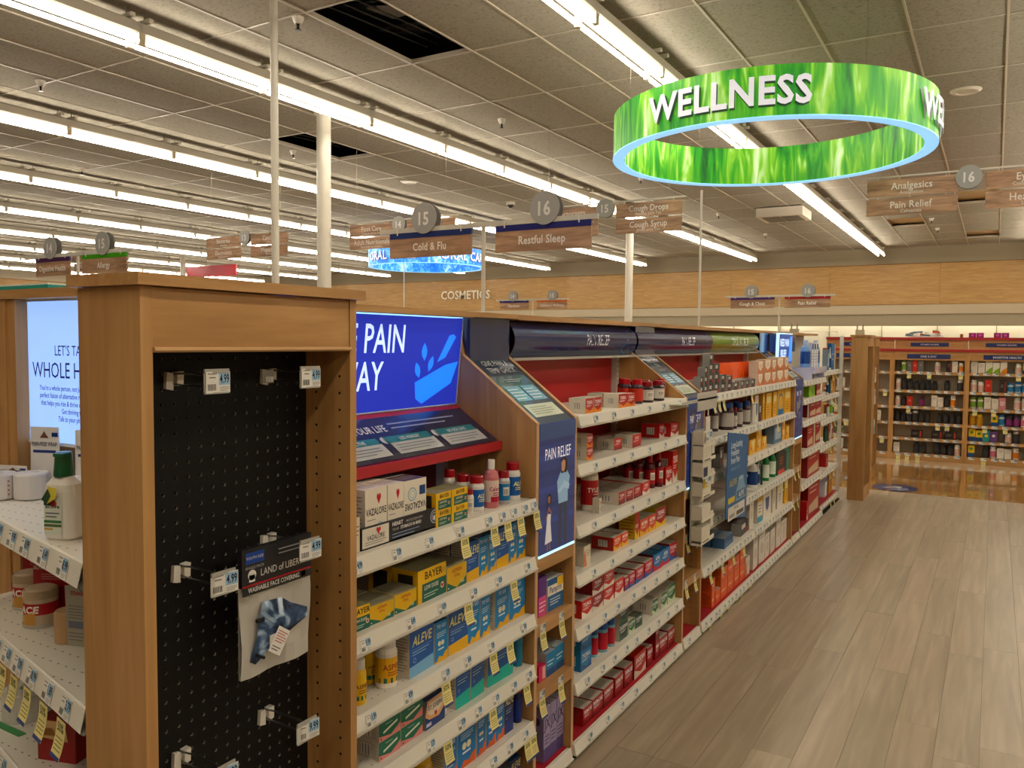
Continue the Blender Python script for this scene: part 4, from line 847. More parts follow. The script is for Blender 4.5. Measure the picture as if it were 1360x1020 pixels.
TD = [
 [('aloe',7.311,0.032,0.23,0.05,1,0,0.06,0),('whitenavy',7.341,0.155,0.2,0.05,1,0,0.06,0),('whitenavy',7.542,0.193,0.2,0.05,1,0,0.06,0)],
 [('limebox',7.193,0.233,0.126,0.05,1,0,0.03,0),('redcart',7.479,0.256,0.126,0.07,1,1,0.03,0)],
 [('tubewhite',7.185,0.013,0.15,0.03,1,0,0.03,0),('redcart',7.252,0.236,0.156,0.06,1,1,0.03,0),('redcart',7.52,0.215,0.156,0.06,1,0,0.03,0)],
 [('redcart',7.161,0.247,0.19,0.08,1,0,0.03,0),('pale',7.437,0.065,0.226,0.05,1,0,0.03,0),('redcart',7.532,0.203,0.226,0.06,1,1,0.03,0)],
 [('redcart',7.199,0.536,0.241,0.09,1,1,0.03,0)],
 [('redbar',7.217,0.057,0.16,0.05,1,0,0.03,0),('redcart',7.303,0.432,0.32,0.09,1,1,0.03,0)],
]
TE = [
 [('greyblue',8.267,0.09,0.2,0.05,1,0,0.07,0),('lotion',8.447,0.022,0.22,0.04,1,0,0.07,0),('bluepack',8.474,0.149,0.26,0.04,1,0,0.07,0),('whitetall',8.648,0.052,0.25,0.04,1,0,0.07,0)],
 [('lotion',8.345,0.022,0.17,0.04,1,0,0.07,0),('darkspray',8.454,0.03,0.207,0.04,1,0,0.07,0),('whitegold',8.496,0.06,0.13,0.04,1,0,0.07,0),('amber',8.574,0.126,0.18,0.04,1,0,0.07,0)],
 [('tubewhite',8.427,0.029,0.12,0.04,1,0,0.07,0),('greendisc',8.606,0.054,0.201,0.05,1,0,0.07,0),('lotion',8.692,0.024,0.15,0.04,1,0,0.07,0)],
 [('darkspray',8.295,0.029,0.2,0.05,1,0,0.07,0),('darkspray',8.402,0.03,0.19,0.05,1,0,0.07,0),('redcart',8.442,0.058,0.2,0.04,1,0,0.07,0),('tubewhite',8.594,0.023,0.218,0.04,1,0,0.07,0),('redcart',8.616,0.084,0.16,0.04,1,0,0.07,0)],
 [('redsmall',8.342,0.098,0.12,0.07,1,0,0.07,0),('redsmall',8.587,0.113,0.11,0.08,1,0,0.14,0)],
 [('whitenavy',8.24,0.154,0.2,0.06,1,0,0.06,0),('amber',8.427,0.273,0.2,0.08,1,0,0.06,0)],
]
TK = [
 [],
 [('pinkpurp',2.453,0.056,0.14,0.06,1,0,0.03,0),('pamprin',2.525,0.112,0.115,0.05,1,0,0.03,0)],
 [('pink',2.463,0.048,0.055,0.08,1,0,0.03,0),('bluewhite',2.518,0.062,0.085,0.1,1,0,0.03,0),('bluewhite',2.584,0.071,0.09,0.1,1,0,0.03,0),('bluewhite',2.604,0.043,0.075,0.08,1,0,0.14,0)],
 [('purple',2.503,0.047,0.2,0.06,1,0,0.03,0),('purple',2.555,0.044,0.2,0.06,1,0,0.03,0),('purple',2.604,0.051,0.2,0.06,1,0,0.03,0)],
]

fill(0, zA, TA, 'pegboard-side bay')
fill(0, zB, TB, 'bright red bay')
fill(0, zC, TC, 'double-width bay')
fill(0, [1.27, 1.12, .94, .69, .425, .06], TD, 'glowing-screen bay', detail=False)
fill(0, [1.318, 1.087, .862, .62, .37, .09], TE, 'pale-backed bay', detail=False)
fill(0, [.83, .605, .37, .06], TK, 'poster column')

# black display tray holding the white boxes
YV = TA[0][1][1]
o = empty('display_tray', gw(YV - .03, .0335, 1.0435), RZ); tag(o, 'black countertop display tray printed HEART under white boxes', 'tray')
b = MB(); W = .345; b.box(0, 0, 0, W, .006, .056, '#1d1c22'); b.box(0, 0, 0, W, .2, .0045, '#1d1c22'); b.prism([(0, 0), (.2, 0), (.2, .11), (0, .056)], 'x', 0, .003, '#1d1c22'); b.prism([(0, 0), (.2, 0), (.2, .11), (0, .056)], 'x', W - .003, W, '#1d1c22'); b.build('tray', CARTON, o)
b = MB(); F = lambda e: plane((0, 0, 0), (1, 0, 0), (0, 0, 1), e)
print_ops(b, [('r', .02, .06, .32, .96, '#ddd5c6')], F(.0005), W, .055); print_ops(b, [('p', heart(.2, .74, .05, .34), '#c8202c'), ('r', .05, .28, .29, .31, '#777'), ('r', .05, .18, .25, .21, '#777')], F(.0009), W, .055)
b.text('VAZALORE', lambda a, c: F(.001)(W * .17 + a, .021 + c), .017, '#2b2830', xs=.8, bold=.01)
b.text('HEART', lambda a, c: F(.001)(W * .36 + a, .040 + c), .014, '#e9e6e0', align='l', bold=.03); b.text('PROTECTION WITH', lambda a, c: F(.001)(W * .53 + a, .040 + c), .010, '#c9c6c0', align='l', xs=.8)
b.text('YOUR', lambda a, c: F(.001)(W * .36 + a, .027 + c), .010, '#c9c6c0', align='l'); b.text('STOMACH IN MIND', lambda a, c: F(.001)(W * .46 + a, .027 + c), .012, '#e9e6e0', align='l', bold=.03, xs=.8)
print_ops(b, fine(.36, .1, .7, .4, 2, '#8d9ab0') + [('ring', .9, .6, .36, '#aab4bd'), ('ring', .9, .6, .22, '#c9d0d5'), ('c', .9, .55, .12, '#dde')], F(.0008), W, .055)
b.build('printed_front', CARTON, o)

# ---------------------------------------------------------------- wooden pegboard tower
def tower(loc, rot, label, w=.468, dp=.154, near=True):
    o = empty('pegboard_tower', loc, rot); tag(o, label, 'display tower')
    b = MB(); b.box(0, 0, 0, .02, dp, 1.647, '#a87'); b.build('side_panel', WOOD_V, o)
    b = MB(); b.box(0, 0, 0, .018, dp, 1.647, '#a87'); b.build('side_panel', WOOD_V, o, (w - .018, 0, 0))
    b = MB(); b.box(.0205, .002, 1.556, w - .0185, .018, 1.646, '#a87'); b.build('fascia', WOOD_H, o)
    b = MB(); b.prism([(-.003, 1.549), (-.006, 1.552), (-.004, 1.557), (.018, 1.557), (.018, 1.549)], 'x', .0205, w - .0185, '#c49a68'); b.build('moulding', PAPER, o)
    b = MB(); b.box(-.012, -.014, 1.648, w + .012, dp + .01, 1.666, '#a87'); b.build('top_cap', WOOD_H, o)
    b = MB(); b.box(.0205, .002, 0, w - .0185, .018, .12, '#a87'); b.build('plinth', WOOD_H, o)
    if not near:
        b = MB(); b.box(.0205, .117, .12, w - .0185, .125, 1.55, '#151310'); b.build('pegboard', PLASTIC, o); return o
    b = MB(); Q = .0254; R = .0033; N = 8; x0 = .7898 - .747 - Q / 2; zt = 1.535 + Q / 2
    cols_, rows_ = 16, 44
    for i in range(cols_):
        for j in range(rows_):
            cx, cz = x0 + Q * (i + .5), zt - Q * (j + .5); h = Q / 2
            ci = [(cx + R * math.cos(2 * math.pi * k / N + math.pi / 8), cz + R * math.sin(2 * math.pi * k / N + math.pi / 8)) for k in range(N)]
            sq = [(cx + h, cz), (cx + h, cz + h), (cx, cz + h), (cx - h, cz + h), (cx - h, cz), (cx - h, cz - h), (cx, cz - h), (cx + h, cz - h)]
            # ring of quads between the octagonal hole and the square cell
            for k in range(N):
                p, q = ci[k], ci[(k + 1) % N]; s1, s2 = sq[(k + 1) % N], sq[(k + 2) % N] if k < 7 else sq[1]
                s1 = sq[(k + 0) % 8]; s1, s2 = sq[(k + 0) % 8], sq[(k + 1) % 8]
                b.face([(p[0], .117, p[1]), (q[0], .117, q[1]), (s2[0], .117, s2[1]), (s1[0], .117, s1[1])], '#0e0c0a')
                b.face([(q[0], .117, q[1]), (p[0], .117, p[1]), (p[0], .1215, p[1]), (q[0], .1215, q[1])], '#8a8276')  # hole walls coloured pale to paint the highlight on the inner edges
    xe = x0 + Q * cols_; ze = zt - Q * rows_
    b.box(.0205, .1171, .12, x0, .122, zt, '#0e0c0a'); b.box(xe, .1171, .12, w - .0185, .122, zt, '#0e0c0a'); b.box(.0205, .1171, .12, w - .0185, .122, ze, '#0e0c0a'); b.box(.0205, .1171, zt, w - .0185, .122, 1.6, '#0e0c0a')
    b.build('pegboard', BLACKB, o)
    b = MB(); b.box(.0205, .130, .12, w - .0185, .134, 1.6, '#0a0908'); b.build('back_sheet', RUBBER, o)
    b = MB()
    for z in [1.499 - .033 * k for k in range(42)]:
        for v in (.027, .089): b.rod((w - .0186, v, z), (w - .0178, v, z), .0028, '#1f130a', n=6)
    b.build('pin_holes', RUBBER, o)['kind'] = 'stuff'
    return o
BLACKB = attr_mat('black_pegboard', 0.55, 0.25)
tower((-1.076, .747, 0), RZ, 'wooden display tower with black pegboard, nearest the camera')
HOOKS = [(.883, 1.502, 'upper left of the pegboard, under the fascia'), (1.09, 1.502, 'upper right of the pegboard, under the fascia'), (.892, 1.172, 'left side of the pegboard at mid height'),
         (1.087, 1.185, 'pegboard, holding the face covering pack'), (.888, .847, 'lower left of the pegboard, at the picture edge'), (1.078, .847, 'lower right of the pegboard, empty')]
for k, (y, z, wh) in enumerate(HOOKS):
    o = empty('peg_hook', (-1.193, y, z), RZ); tag(o, 'wire hook with 4.99 tag, ' + wh if k != 5 else 'empty wire hook with price tag, lower right of the pegboard', 'hook')
    L = .118
    b = MB(); b.prism([(-.014, -.016), (.0, -.019), (.0, .010), (-.012, .012)], 'y', -.008, 0, '#ddd8cc'); b.prism([(.004, -.012), (.016, -.010), (.017, .013), (.004, .012)], 'y', -.013, 0, '#ddd8cc'); b.box(-.012, -.005, -.003, .014, -.0005, .004, '#c9c4b6'); b.build('bracket', PLASTIC, o)
    b = MB(); r = .0017
    b.path([(.004, -.001, .008), (.006, -.03, .010), (.003, -L, .009)], r, '#8a8784', n=8); b.path([(.004, -.001, -.008), (.004, -.03, -.010), (.003, -L * .94, -.010), (.003, -L, -.006)], r, '#8a8784', n=8); b.rod((.003, -L, -.006), (.003, -L, .009), r, '#8a8784')
    b.build('prong', STEEL, o)
    b = MB(); b.box(-.027, -L - .003, .013, .021, -L, .020, '#a9a59c'); b.box(-.027, -L - .003, -.020, .021, -L + .0005, -.0175, '#a9a59c'); b.box(-.0265, -L, -.0175, .0205, -L + .001, .013, '#c9c5bb'); h = b.build('tag_holder', PLASTIC, o)
    t = put(price_tag_mesh(0 if k != 5 else 3, True), 'price_tag', h, (-.0005, -L - .0022, -.0185), (math.radians(0), 0, math.radians([4, 3, -7, -5, -9, -10][k])))
    if k == 1:
        b = MB(); b.box(-.055, -L * .45, -.012, -.028, -L * .45 + .001, .012, '#8b8579'); print_ops(b, barcode(.3, .1, .95, .5), plane((-.055, -L * .45, -.012), (1, 0, 0), (0, 0, 1), .0005), .027, .024); b.build('back_tag', PAPER, h)

# face covering pack
def tiedye():
    m, nt, b = new_mat('tie_dye_cloth'); tc = nt.nodes.new('ShaderNodeTexCoord')
    n = nt.nodes.new('ShaderNodeTexNoise'); n.inputs['Scale'].default_value = 22; n.inputs['Detail'].default_value = 3; n.inputs['Distortion'].default_value = 1.2; nt.links.new(tc.outputs['Object'], n.inputs['Vector'])
    r = ramp(nt, [(0.38, '#1a2133'), (0.5, '#3d5577'), (0.6, '#9fb6cc'), (0.7, '#dfe6ea')]); nt.links.new(n.outputs['Fac'], r.inputs[0]); nt.links.new(r.outputs[0], b.inputs['Base Color']); b.inputs['Roughness'].default_value = .9
    return m
o = empty('face_covering_pack', (-1.118, .957, .972), RZ); tag(o, 'hanging clear pouch with tie-dye face covering and black header', 'package')
W = .166
b = MB()
for q in range(8):
    for p in range(6):
        def bp(i, j): x = W * i / 8; z = .195 * j / 6; return (x, -.004 - .004 * math.sin(i * 1.3 + j) * (j < 6), z)
        b.face([bp(q, p), bp(q + 1, p), bp(q + 1, p + 1), bp(q, p + 1)], '#b9b4a9', 0, True)
b.box(0, 0, 0, W, .001, .195, '#a7a297'); b.build('pouch', GLOSSY, o)
b = MB(); b.box(0, -.010, .165, W, .001, .232, '#17161a'); F = lambda e: plane((0, -.010, .165), (1, 0, 0), (0, 0, 1), e)
print_ops(b, [('r', 0, -.22, 1, -.01, '#17161a'), ('r', 0, .0, 1, .05, '#a82a2e'), ('r', .05, .6, .3, .9, '#24458f'), ('r', .84, -.16, .9, -.02, '#b9342f')], F(.0005), W, .067)
b.text('LAND of LIBERTY', lambda a, c: F(.001)(W * .58 + a, .014 + c), .018, '#d9d5cc', xs=.8); b.text('WASHABLE FACE COVERING', lambda a, c: F(.001)(W * .44 + a, -.0105 + c), .012, '#d9d5cc', xs=.75, bold=.02)
b.text('SINGLE PACK', lambda a, c: F(.001)(W * .17 + a, .031 + c), .007, '#b9b5ac'); b.text('YOUTH SIZE', lambda a, c: F(.001)(W * .17 + a, .048 + c), .007, '#d9d5cc')
print_ops(b, [('c', .13, .3, .14, '#d9d5cc'), ('r', .09, .12, .17, .3, '#d9d5cc')] + fine(.5, .62, .9, .85, 2, '#8d8a85'), F(.0009), W, .067)
b.build('header_card', CARTON, o)
b = MB(); pts = [(.035, .028), (.055, .04), (.075, .05), (.115, .062), (.15, .075), (.148, .09), (.11, .108), (.09, .122), (.05, .125), (.045, .1), (.04, .07), (.03, .05), (.025, .035)]
cx, cz = .085, .08
pts = [(cx + (a - cx) * 1.12, cz + (c_ - cz) * 1.12) for a, c_ in pts]
for lv in range(3):
    s0, s1 = 1 - lv / 3, 1 - (lv + 1) / 3; y0, y1 = -.0085 - .012 * math.sqrt(1 - s0 * s0), -.0085 - .012 * math.sqrt(1 - s1 * s1)
    for k in range(len(pts)):
        p, q = pts[k], pts[(k + 1) % len(pts)]
        P = lambda a, s, y: (cx + (a[0] - cx) * s, y - .0012 * math.sin(a[0] * 300), cz + (a[1] - cz) * s)
        b.face([P(p, s0, y0), P(q, s0, y0), P(q, s1, y1), P(p, s1, y1)] if s1 > 0 else [P(p, s0, y0), P(q, s0, y0), P(p, s1, y1)], '#fff', 0, True)
b.build('face_mask', tiedye(), o)
b = MB(); b.rod((.03, -.012, .1), (.045, -.013, .1), .004, '#222'); b.rod((.028, -.012, .04), (.045, -.014, .03), .003, '#20242e'); b.build('ear_loop', RUBBER, o)
b = MB(); F = plane((.048, -.0245, .035), (.8, 0, -.55) if False else (.72, 0, .25), (-.3, 0, .9), 0)
u1, u2 = Vector((.82, 0, -.57)), Vector((.57, 0, .82)); P = lambda e: plane((.045, -.0245, .045), u1, u2, e)
print_ops(b, [('r', 0, 0, 1, 1, '#e6e2da')], P(0), .032, .046); print_ops(b, fine(.1, .4, .9, .9, 5, '#c0605a') + fine(.1, .08, .8, .3, 2, '#555'), P(.0006), .032, .046); b.box(.05, -.024, .04, .08, -.0215, .07, '#cfcac0'); b.build('care_label', PAPER, o)

# ---------------------------------------------------------------- end-of-aisle unit left of the tower
o = empty('endcap_display', (-1.24, 1.16, 0), 0); tag(o, 'wooden endcap unit with cream metal shelves, at the left edge', 'shelving')
b = MB(); b.box(-.02, -.36, 0, .0, 0, 1.645, '#a87'); b.build('side_panel', WOOD_V, o, (.002, 0, 0))
b = MB(); b.box(-.82, -.09, 0, -.78, 0.0, 1.66, '#a87'); b.build('side_panel', WOOD_V, o)
b = MB(); b.box(-1.2, -.095, 0, -.815, -.075, 1.66, '#a87'); b.build('wing_panel', WOOD_V, o)
b = MB(); b.box(-1.2, -.10, 1.661, -.02, .04, 1.683, '#a87'); b.build('top_cap', WOOD_H, o)
b = MB(); b.box(-.78, -.004, .05, -.66, 0, 1.66, '#a87'); b.build('back_board', WOOD_V, o)
b = MB(); b.box(-.655, -.006, .05, -.02, 0, 1.66, '#d3cdbf'); b.box(-.66, -.02, .05, -.635, -.006, 1.6, '#ddd6c6')
for q in range(60): b.box(-.652, -.0206, .08 + q * .0254, -.645, -.0195, .092 + q * .0254, '#302c26')
for i in range(22):
    for j in range(52): b.box(-.61 + i * .0254, -.0066, .1 + j * .0254, -.605 + i * .0254, -.0059, .105 + j * .0254, '#3a352e')
b.build('back_panel', METAL, o)
scr = empty('lit_screen_sign', (-2.02, 1.10, 1.323)); tag(scr, 'glowing pale blue sign about whole health, left edge', 'sign')
b = MB(); Ws, Hs = .40, .332; b.box(0, 0, 0, Ws, .03, Hs, '#8fb4f2'); b.build('lit_face', LIT, scr)
b = MB(); F = lambda e: plane((0, 0, 0), (1, 0, 0), (0, 0, 1), e)
for st, z, s in (("LET'S TALK", .205, .034), ('WHOLE HEALTH', .152, .053)): b.text(st, (lambda a, c, z=z: F(.001)(.182 + a, z + c)), s, '#1d2a78', xs=.82)
for k, st in enumerate(("You're a whole person, not just a prescription. The", 'perfect fusion of alternative remedies and medicine', 'that helps you rise & thrive every day of your life.', 'Get thriving today.', 'Talk to your pharmacist')):
    b.text(st, (lambda a, c, k=k: F(.001)(.19 + a, .122 - .018 * k + c)), .017, '#26338a', xs=.78, bold=.01)
b.build('lettering', POSTER, scr)
b = MB(); b.box(-.006, -.004, -.008, Ws + .006, .03, -.0005, '#dfe6ee'); b.box(-.007, -.004, -.008, -.0005, .03, Hs, '#dfe6ee'); b.box(-.006, -.004, Hs + .0005, Ws + .006, .03, Hs + .006, '#dfe6ee'); b.build('frame', METAL, scr)
def ec_line(x): return .779 - 1.16 + (-1.295 - x) * .2238
for k, z in enumerate((1.20, .958, .715, .47, .2)):
    b = MB(); xa, xb = -2.02, -1.262; ya, yb = ec_line(xa), ec_line(xb)
    b.prism([(xa + 1.24, ya + .003), (xb + 1.24, yb + .003), (xb + 1.24, -.008), (xa + 1.24, -.008 if xa > -2.0 else -.1)], 'z', -.016, 0, '#ddd6c6', 1)
    dx, dy = (xb - xa), (yb - ya); ln = math.hypot(dx, dy); ux, uy = dx / ln, dy / ln; nx, ny = uy, -ux
    pr4 = [(.003, .0), (-.002, .005), (-.005, .003), (-.014, -.036), (-.008, -.041), (.003, -.034)]
    def wp(s, p): return (xa + 1.24 + ux * s - nx * p[0], ya + uy * s - ny * p[0], p[1])
    for i in range(6): p, q = pr4[i], pr4[(i + 1) % 6]; b.face([wp(0, p), wp(ln, p), wp(ln, q), wp(0, q)], '#e2dccd')
    s = b.build('shelf', [METAL, SLOTTED], o, (0, 0, z)); ang = math.atan2(uy, ux)
    for q, u in enumerate([(.20, .265, .335, .42, .50, .6, .7), (.30, .37, .44, .52, .61, .7), (.25, .32, .4, .5, .6)][min(k, 2)]):
        c = wp(u, (-.0155, -.0345)); t = put(price_tag_mesh([2, 1, 2, 3][q % 4] if k == 0 else q + 5), 'price_tag', s, c, (math.radians(-13), 0, ang)); t.scale = (1.3, 1, 1.12)
        if k == 1 : c = wp(u, (-.018, -.036)); put(sale_mesh(), 'sale_tag', s, c, (0, 0, ang))
# goods on the endcap
def cardpack(loc, rot, label, roll='#d9d5d2', card='#dcd8d4', txt='PAIN-FREE WRAP', hcard=.16):
    o = empty('wrap_pack', loc, rot); tag(o, label, 'package')
    b = MB(); b.prism([(-.04, 0), (.04, 0), (.037, hcard), (-.037, hcard)], 'y', .03, .0325, card)
    b.text(txt, plane((0, .03, hcard * .72), (1, 0, 0), (0, 0, 1), .001), .0135, '#4a4658', xs=.62, bold=.02); print_ops(b, [('r', .12, .62, .88, .66, '#2e3f7a'), ('p', [(.35, .84), (.65, .84), (.55, .9), (.5, .94), (.45, .9)], '#6b4a3a'), ('r', .75, .86, .95, .92, '#2e3f7a')], plane((-.04, .03, 0), (1, 0, 0), (0, 0, 1), .001), .08, hcard)
    b.build('card', CARTON, o)
    b = MB(); b.lathe([(0, .002), (.036, .002), (.037, .006), (.037, .056), (.034, .06), (.016, .06), (.012, .052), (0, .052)], 20, 0, -.012, roll); b.build('roll', PLASTIC, o)
    b = MB(); [b.rod((-.03 + .0, -.046, .012 + q * .01), (-.03, -.0465, .015 + q * .01), .0015, '#b9506a') for q in range(4)]; b.build('print_marks', PAPER, o)
cardpack((-1.90, 1.045, 1.2005), .35, 'white bandage wrap pack on card, left of the green-capped bottle')
cardpack((-1.745, 1.06, 1.2005), .35, 'white bandage wrap pack on card, behind the green-capped bottle')
cardpack((-1.955, 1.00, 1.2005), .3, 'white bandage wrap pack at the picture\'s left edge', hcard=.07)
o = empty('lotion_bottle', (-1.47, .86, 1.2005), .35); o.scale = (1.0, 1.1, .84); tag(o, 'squarish white bottle with tall dark green cap on endcap', 'bottle')
b = MB(); rr = [(0, 0, 1), (.9, 0, 1), (1, .004, 1), (1, .105, 1), (.93, .12, 1), (.5, .137, 1), (.42, .14, 1)]
def sq(s, z, n=24): 
    out = []
    for k in range(n):
        a = 2 * math.pi * k / n; c, s_ = math.cos(a), math.sin(a); e = .6
        out.append((.032 * s * math.copysign(abs(c) ** e, c), .02 * s * math.copysign(abs(s_) ** e, s_), z))
    return out
for i in range(len(rr) - 1):
    A_, B_ = sq(rr[i][0] or .01, rr[i][1]), sq(rr[i + 1][0], rr[i + 1][1])
    for k in range(24): b.face([A_[k], A_[(k + 1) % 24], B_[(k + 1) % 24], B_[k]], '#e3dfd5', 0, True)
b.build('bottle', PLASTIC, o)
b = MB(); b.lathe([(.016, .137), (.0165, .142), (.0135, .188), (.0125, .19), (0, .19)], 18, 0, 0, '#0f5a33'); b.box(-.004, -.02, .182, .016, .0, .189, '#0f5a33'); b.build('cap', PLASTIC, o)
b = MB(); F = plane((-.024, -.0198, .012), (1, 0, 0), (0, 0, 1), .001); b2 = print_ops
b2(b, [('r', 0, 0, 1, 1, '#d9e0cf')], F, .036, .085); F = plane((-.024, -.0198, .012), (1, 0, 0), (0, 0, 1), .0014)
b2(b, [('r', 0, .3, 1, .37, '#3f7a4a'), ('r', 0, .2, 1, .27, '#5c6c3f'), ('r', 0, .12, .5, .16, '#d2a12a'), ('r', 0, .75, .6, 1, '#1d4a34'), ('c', .55, .8, .2, '#b6302c')] + fine(.1, .42, .9, .6, 2, '#556'), F, .036, .085)
b.text('active', lambda a, c: F(.018 + a, .058 + c), .012, '#333', bold=.02); b.build('label', PAPER, o)
b = MB(); F = plane((-.028, -.023, .085), (.8, -.1, -.3), (.3, 0, .9), 0); print_ops(b, [('p', [(0, .1), (.5, 0), (1, .5), (.8, 1), (.2, .9)], '#e0cf45')], F, .03, .04); F = plane((-.028, -.023, .085), (.8, -.1, -.3), (.3, 0, .9), .0006); print_ops(b, [('p', [(0, .1), (.5, 0), (.6, .5), (.2, .8)], '#2a4a2c')], F, .03, .04); b.build('flag_sticker', PAPER, o)
def wrapjar(loc, rot, label, txt='ACE'):
    o = empty('bandage_pack', loc, rot); tag(o, label, 'package')
    b = MB(); b.prism([(-.04, 0), (.055, 0), (.055, .125), (-.04, .125)], 'y', .033, .0355, '#9c1820'); b.text('SELF-ADHERING', plane((-.01, .033, .108), (1, 0, 0), (0, 0, 1), .001), .011, '#d9c9b9', xs=.7, bold=.02); print_ops(b, fine(.2, .68, .95, .8, 3, '#c98d84') + [('r', .88, .0, 1, .1, '#ddd')], plane((-.04, .033, 0), (1, 0, 0), (0, 0, 1), .001), .095, .125); b.build('card', CARTON, o)
    b = MB(); b.lathe([(0, .003), (.031, .003), (.033, .008), (.033, .062), (.031, .078), (.026, .081), (0, .081)], 22, 0, 0, '#c9b394', 0)
    for q in range(7):
        z = .06 + .0025 * q; b.lathe([(.0333, z), (.0342, z + .0012), (.0333, z + .0024)], 22, 0, 0, '#b8a17f')
    b.build('bandage_roll', PAPER, o)
    b = MB(); r = .0337
    b.lathe([(r, .028), (r, .052)], 22, 0, 0, '#b01c22'); cur = lambda u, v: (math.cos(u / r - math.pi / 2 - .2) * (r + .0005), math.sin(u / r - math.pi / 2 - .2) * (r + .0005), .033 + v)
    b.text(txt, cur, .02, '#efe9df', xs=1.05, bold=.05, shear=.12)
    for j in range(6): u = -.02 + j * .006; b.face([cur(u, -.03), cur(u + .006, -.03), cur(u + .006, -.006 + j * .002), cur(u, -.006 + (j - 1) * .002)], '#c79a63')
    b.build('label', CARTON, o)
    b = MB(); b.lathe([(0, 0), (.035, 0), (.036, .006), (.0355, .008)], 22, 0, 0, '#b9b2a4'); b.build('blister', PLASTIC, o)
wrapjar((-1.735, .96, .9585), .45, 'tan rolled bandage pack with red card on second endcap shelf')
wrapjar((-1.87, 1.01, .9585), .45, 'second tan bandage pack, half hidden at the left edge')
o = empty('bandage_pack', (-1.555, .945, .9585), .3); tag(o, 'grey card bandage pack leaning beside the wooden tower', 'package')
b = MB(); b.prism([(-.02, .0), (.03, .0), (.035, .13), (-.025, .12)], 'y', -.022, -.020, '#a09a8c'); b.text('COACH', plane((.005, -.022, .103), (1, 0, 0), (0, 0, 1), .001), .011, '#b9302c', xs=.8, bold=.03); print_ops(b, fine(.1, .45, .9, .7, 5, '#75706a') + [('r', .1, .3, .8, .42, '#6d6f7c')] + fine(.1, .08, .9, .25, 3, '#75706a'), plane((-.022, -.022, 0), (1, 0, 0), (0, 0, 1), .001), .05, .12); b.build('card', CARTON, o)
b = MB(); b.lathe([(0, 0), (.025, 0), (.026, .06), (.023, .064), (0, .064)], 18, -.038, .0, '#b89468'); b.build('bandage_roll', PAPER, o)
o = empty('tape_roll', (-1.86, 1.0, .7155), 0); tag(o, 'white tape roll on the lowest visible endcap shelf', 'tape')
b = MB(); b.lathe([(.02, .0), (.055, .0), (.056, .004), (.056, .06), (.053, .063), (.02, .063), (.02, 0)], 24, 0, 0, '#d0cbc0'); b.build('roll', PAPER, o); b = MB(); b.box(-.05, -.075, 0, .09, -.058, .001, '#3d8a4a'); b.build('backing_strip', PAPER, o)
o = empty('gauze_box', (-1.60, .91, .7155), .3); tag(o, 'red first-aid box with photo panel, bottom left of endcap', 'box')
b = MB(); b.box(-.045, 0, 0, .045, .05, .085, '#8d1a1c', top='#7a1518'); print_ops(b, [('p', [(.05, .55), (.8, .5), (.75, .8), (.6, .97), (.05, .97)], '#d2b48a'), ('p', [(.1, .6), (.5, .62), (.4, .8), (.15, .78)], '#b07a4c'), ('r', 0, 0, 1, .45, '#96191d')], plane((-.045, 0, 0), (1, 0, 0), (0, 0, 1), .0005), .09, .085); b.build('box', CARTON, o)
o = empty('gauze_box', (-1.62, 1.0, .7155), .3); tag(o, 'teal bandage box standing behind the red first-aid box', 'box')
b = MB(); b.box(-.045, 0, 0, .05, .04, .115, '#4f8793', top='#8d2a2a'); b.text('PADS', plane((.0, 0, .09), (1, 0, 0), (0, 0, 1), .001), .016, '#bcd3d6', bold=.02); b.build('box', CARTON, o)
b = MB(); b.box(-.12, 0, 0, .12, .1, .012, '#2f8f86'); b.box(-.12, -.0, .012, .12, .1, .016, '#cfd8d0'); tag(b.build('flat_carton', CARTON, None, (-2.05, 1.10, 1.6835)), 'flat teal carton lying on top of the endcap', 'box')

# ---------------------------------------------------------------- hanging and standing extras of the gondola
o = empty('strip_pack_hanger', (-1.24, 3.93, 0), RZ); tag(o, 'white hanging dispenser strip packed with small boxes', 'dispenser')
b = MB(); b.box(-.28, 0, 1.285, .26, .004, 1.295, '#c9c4b6'); b.box(-.06, 0, 1.235, .26, .003, 1.325, '#b9b4a9'); b.box(-.3, .0, 1.28, -.06, .07, 1.284, '#c9c4b6'); b.build('bracket_plate', METAL, o)
b = MB(); b.rod((.1, -.004, 1.235), (.1, -.004, 1.205), .003, '#ddd'); b.build('hook', METAL, o)
b = MB(); b.box(.02, -.002, .55, .24, .06, .56, '#cfc8ba'); b.box(.02, .055, .55, .24, .06, 1.12, '#c2bbad'); b.box(.02, .05, .55, .026, .06, 1.12, '#a9a294'); b.box(.07, -.003, 1.1, .14, .0, 1.2, '#ddd6c8'); b.build('strip_frame', METAL, o)
for k, z in enumerate((.57, .68, .80, .90, .985, 1.06)):
    b = MB(); b.box(.03, -.004, z, .17, .05, z + .07, ['#cfc9b8', '#d6cfbf'][k % 2]); b.box(.03, -.006, z - .012, .235, -.002, z + .006, '#e0dac9'); F = plane((.03, -.006, z - .012), (1, 0, 0), (0, 0, 1), .001)
    if k in (0, 2, 4): print_ops(b, [('r', .1, .3, .8, .7, '#5b5a4a')], F, .14, .018)
    if k == 3: print_ops(b, [('r', 0, -2.6, .6, -.2, '#e2c94e')], F, .14, .018); b.text('17.99', lambda a, c: plane((.03, -.008, z - .05), (1, 0, 0), (0, 0, 1), .001)(.042 + a, c), .03, '#222', xs=.6)
    if k == 3: print_ops(b, [('r', .05, .55, .5, 3.2, '#26324e')], F, .14, .018)
    b.build('pack', CARTON, o)
for k, z in enumerate((.62, .84, 1.0)):
    b = MB(); b.box(.19, -.0, z, .235, .04, z + .08, '#d2ccbe'); b.build('side_pack', CARTON, o)
t = put(price_tag_mesh(4, True), 'price_tag', o, (.1, -.012, 1.075)); t.scale = (2.0, 1, 1.5)
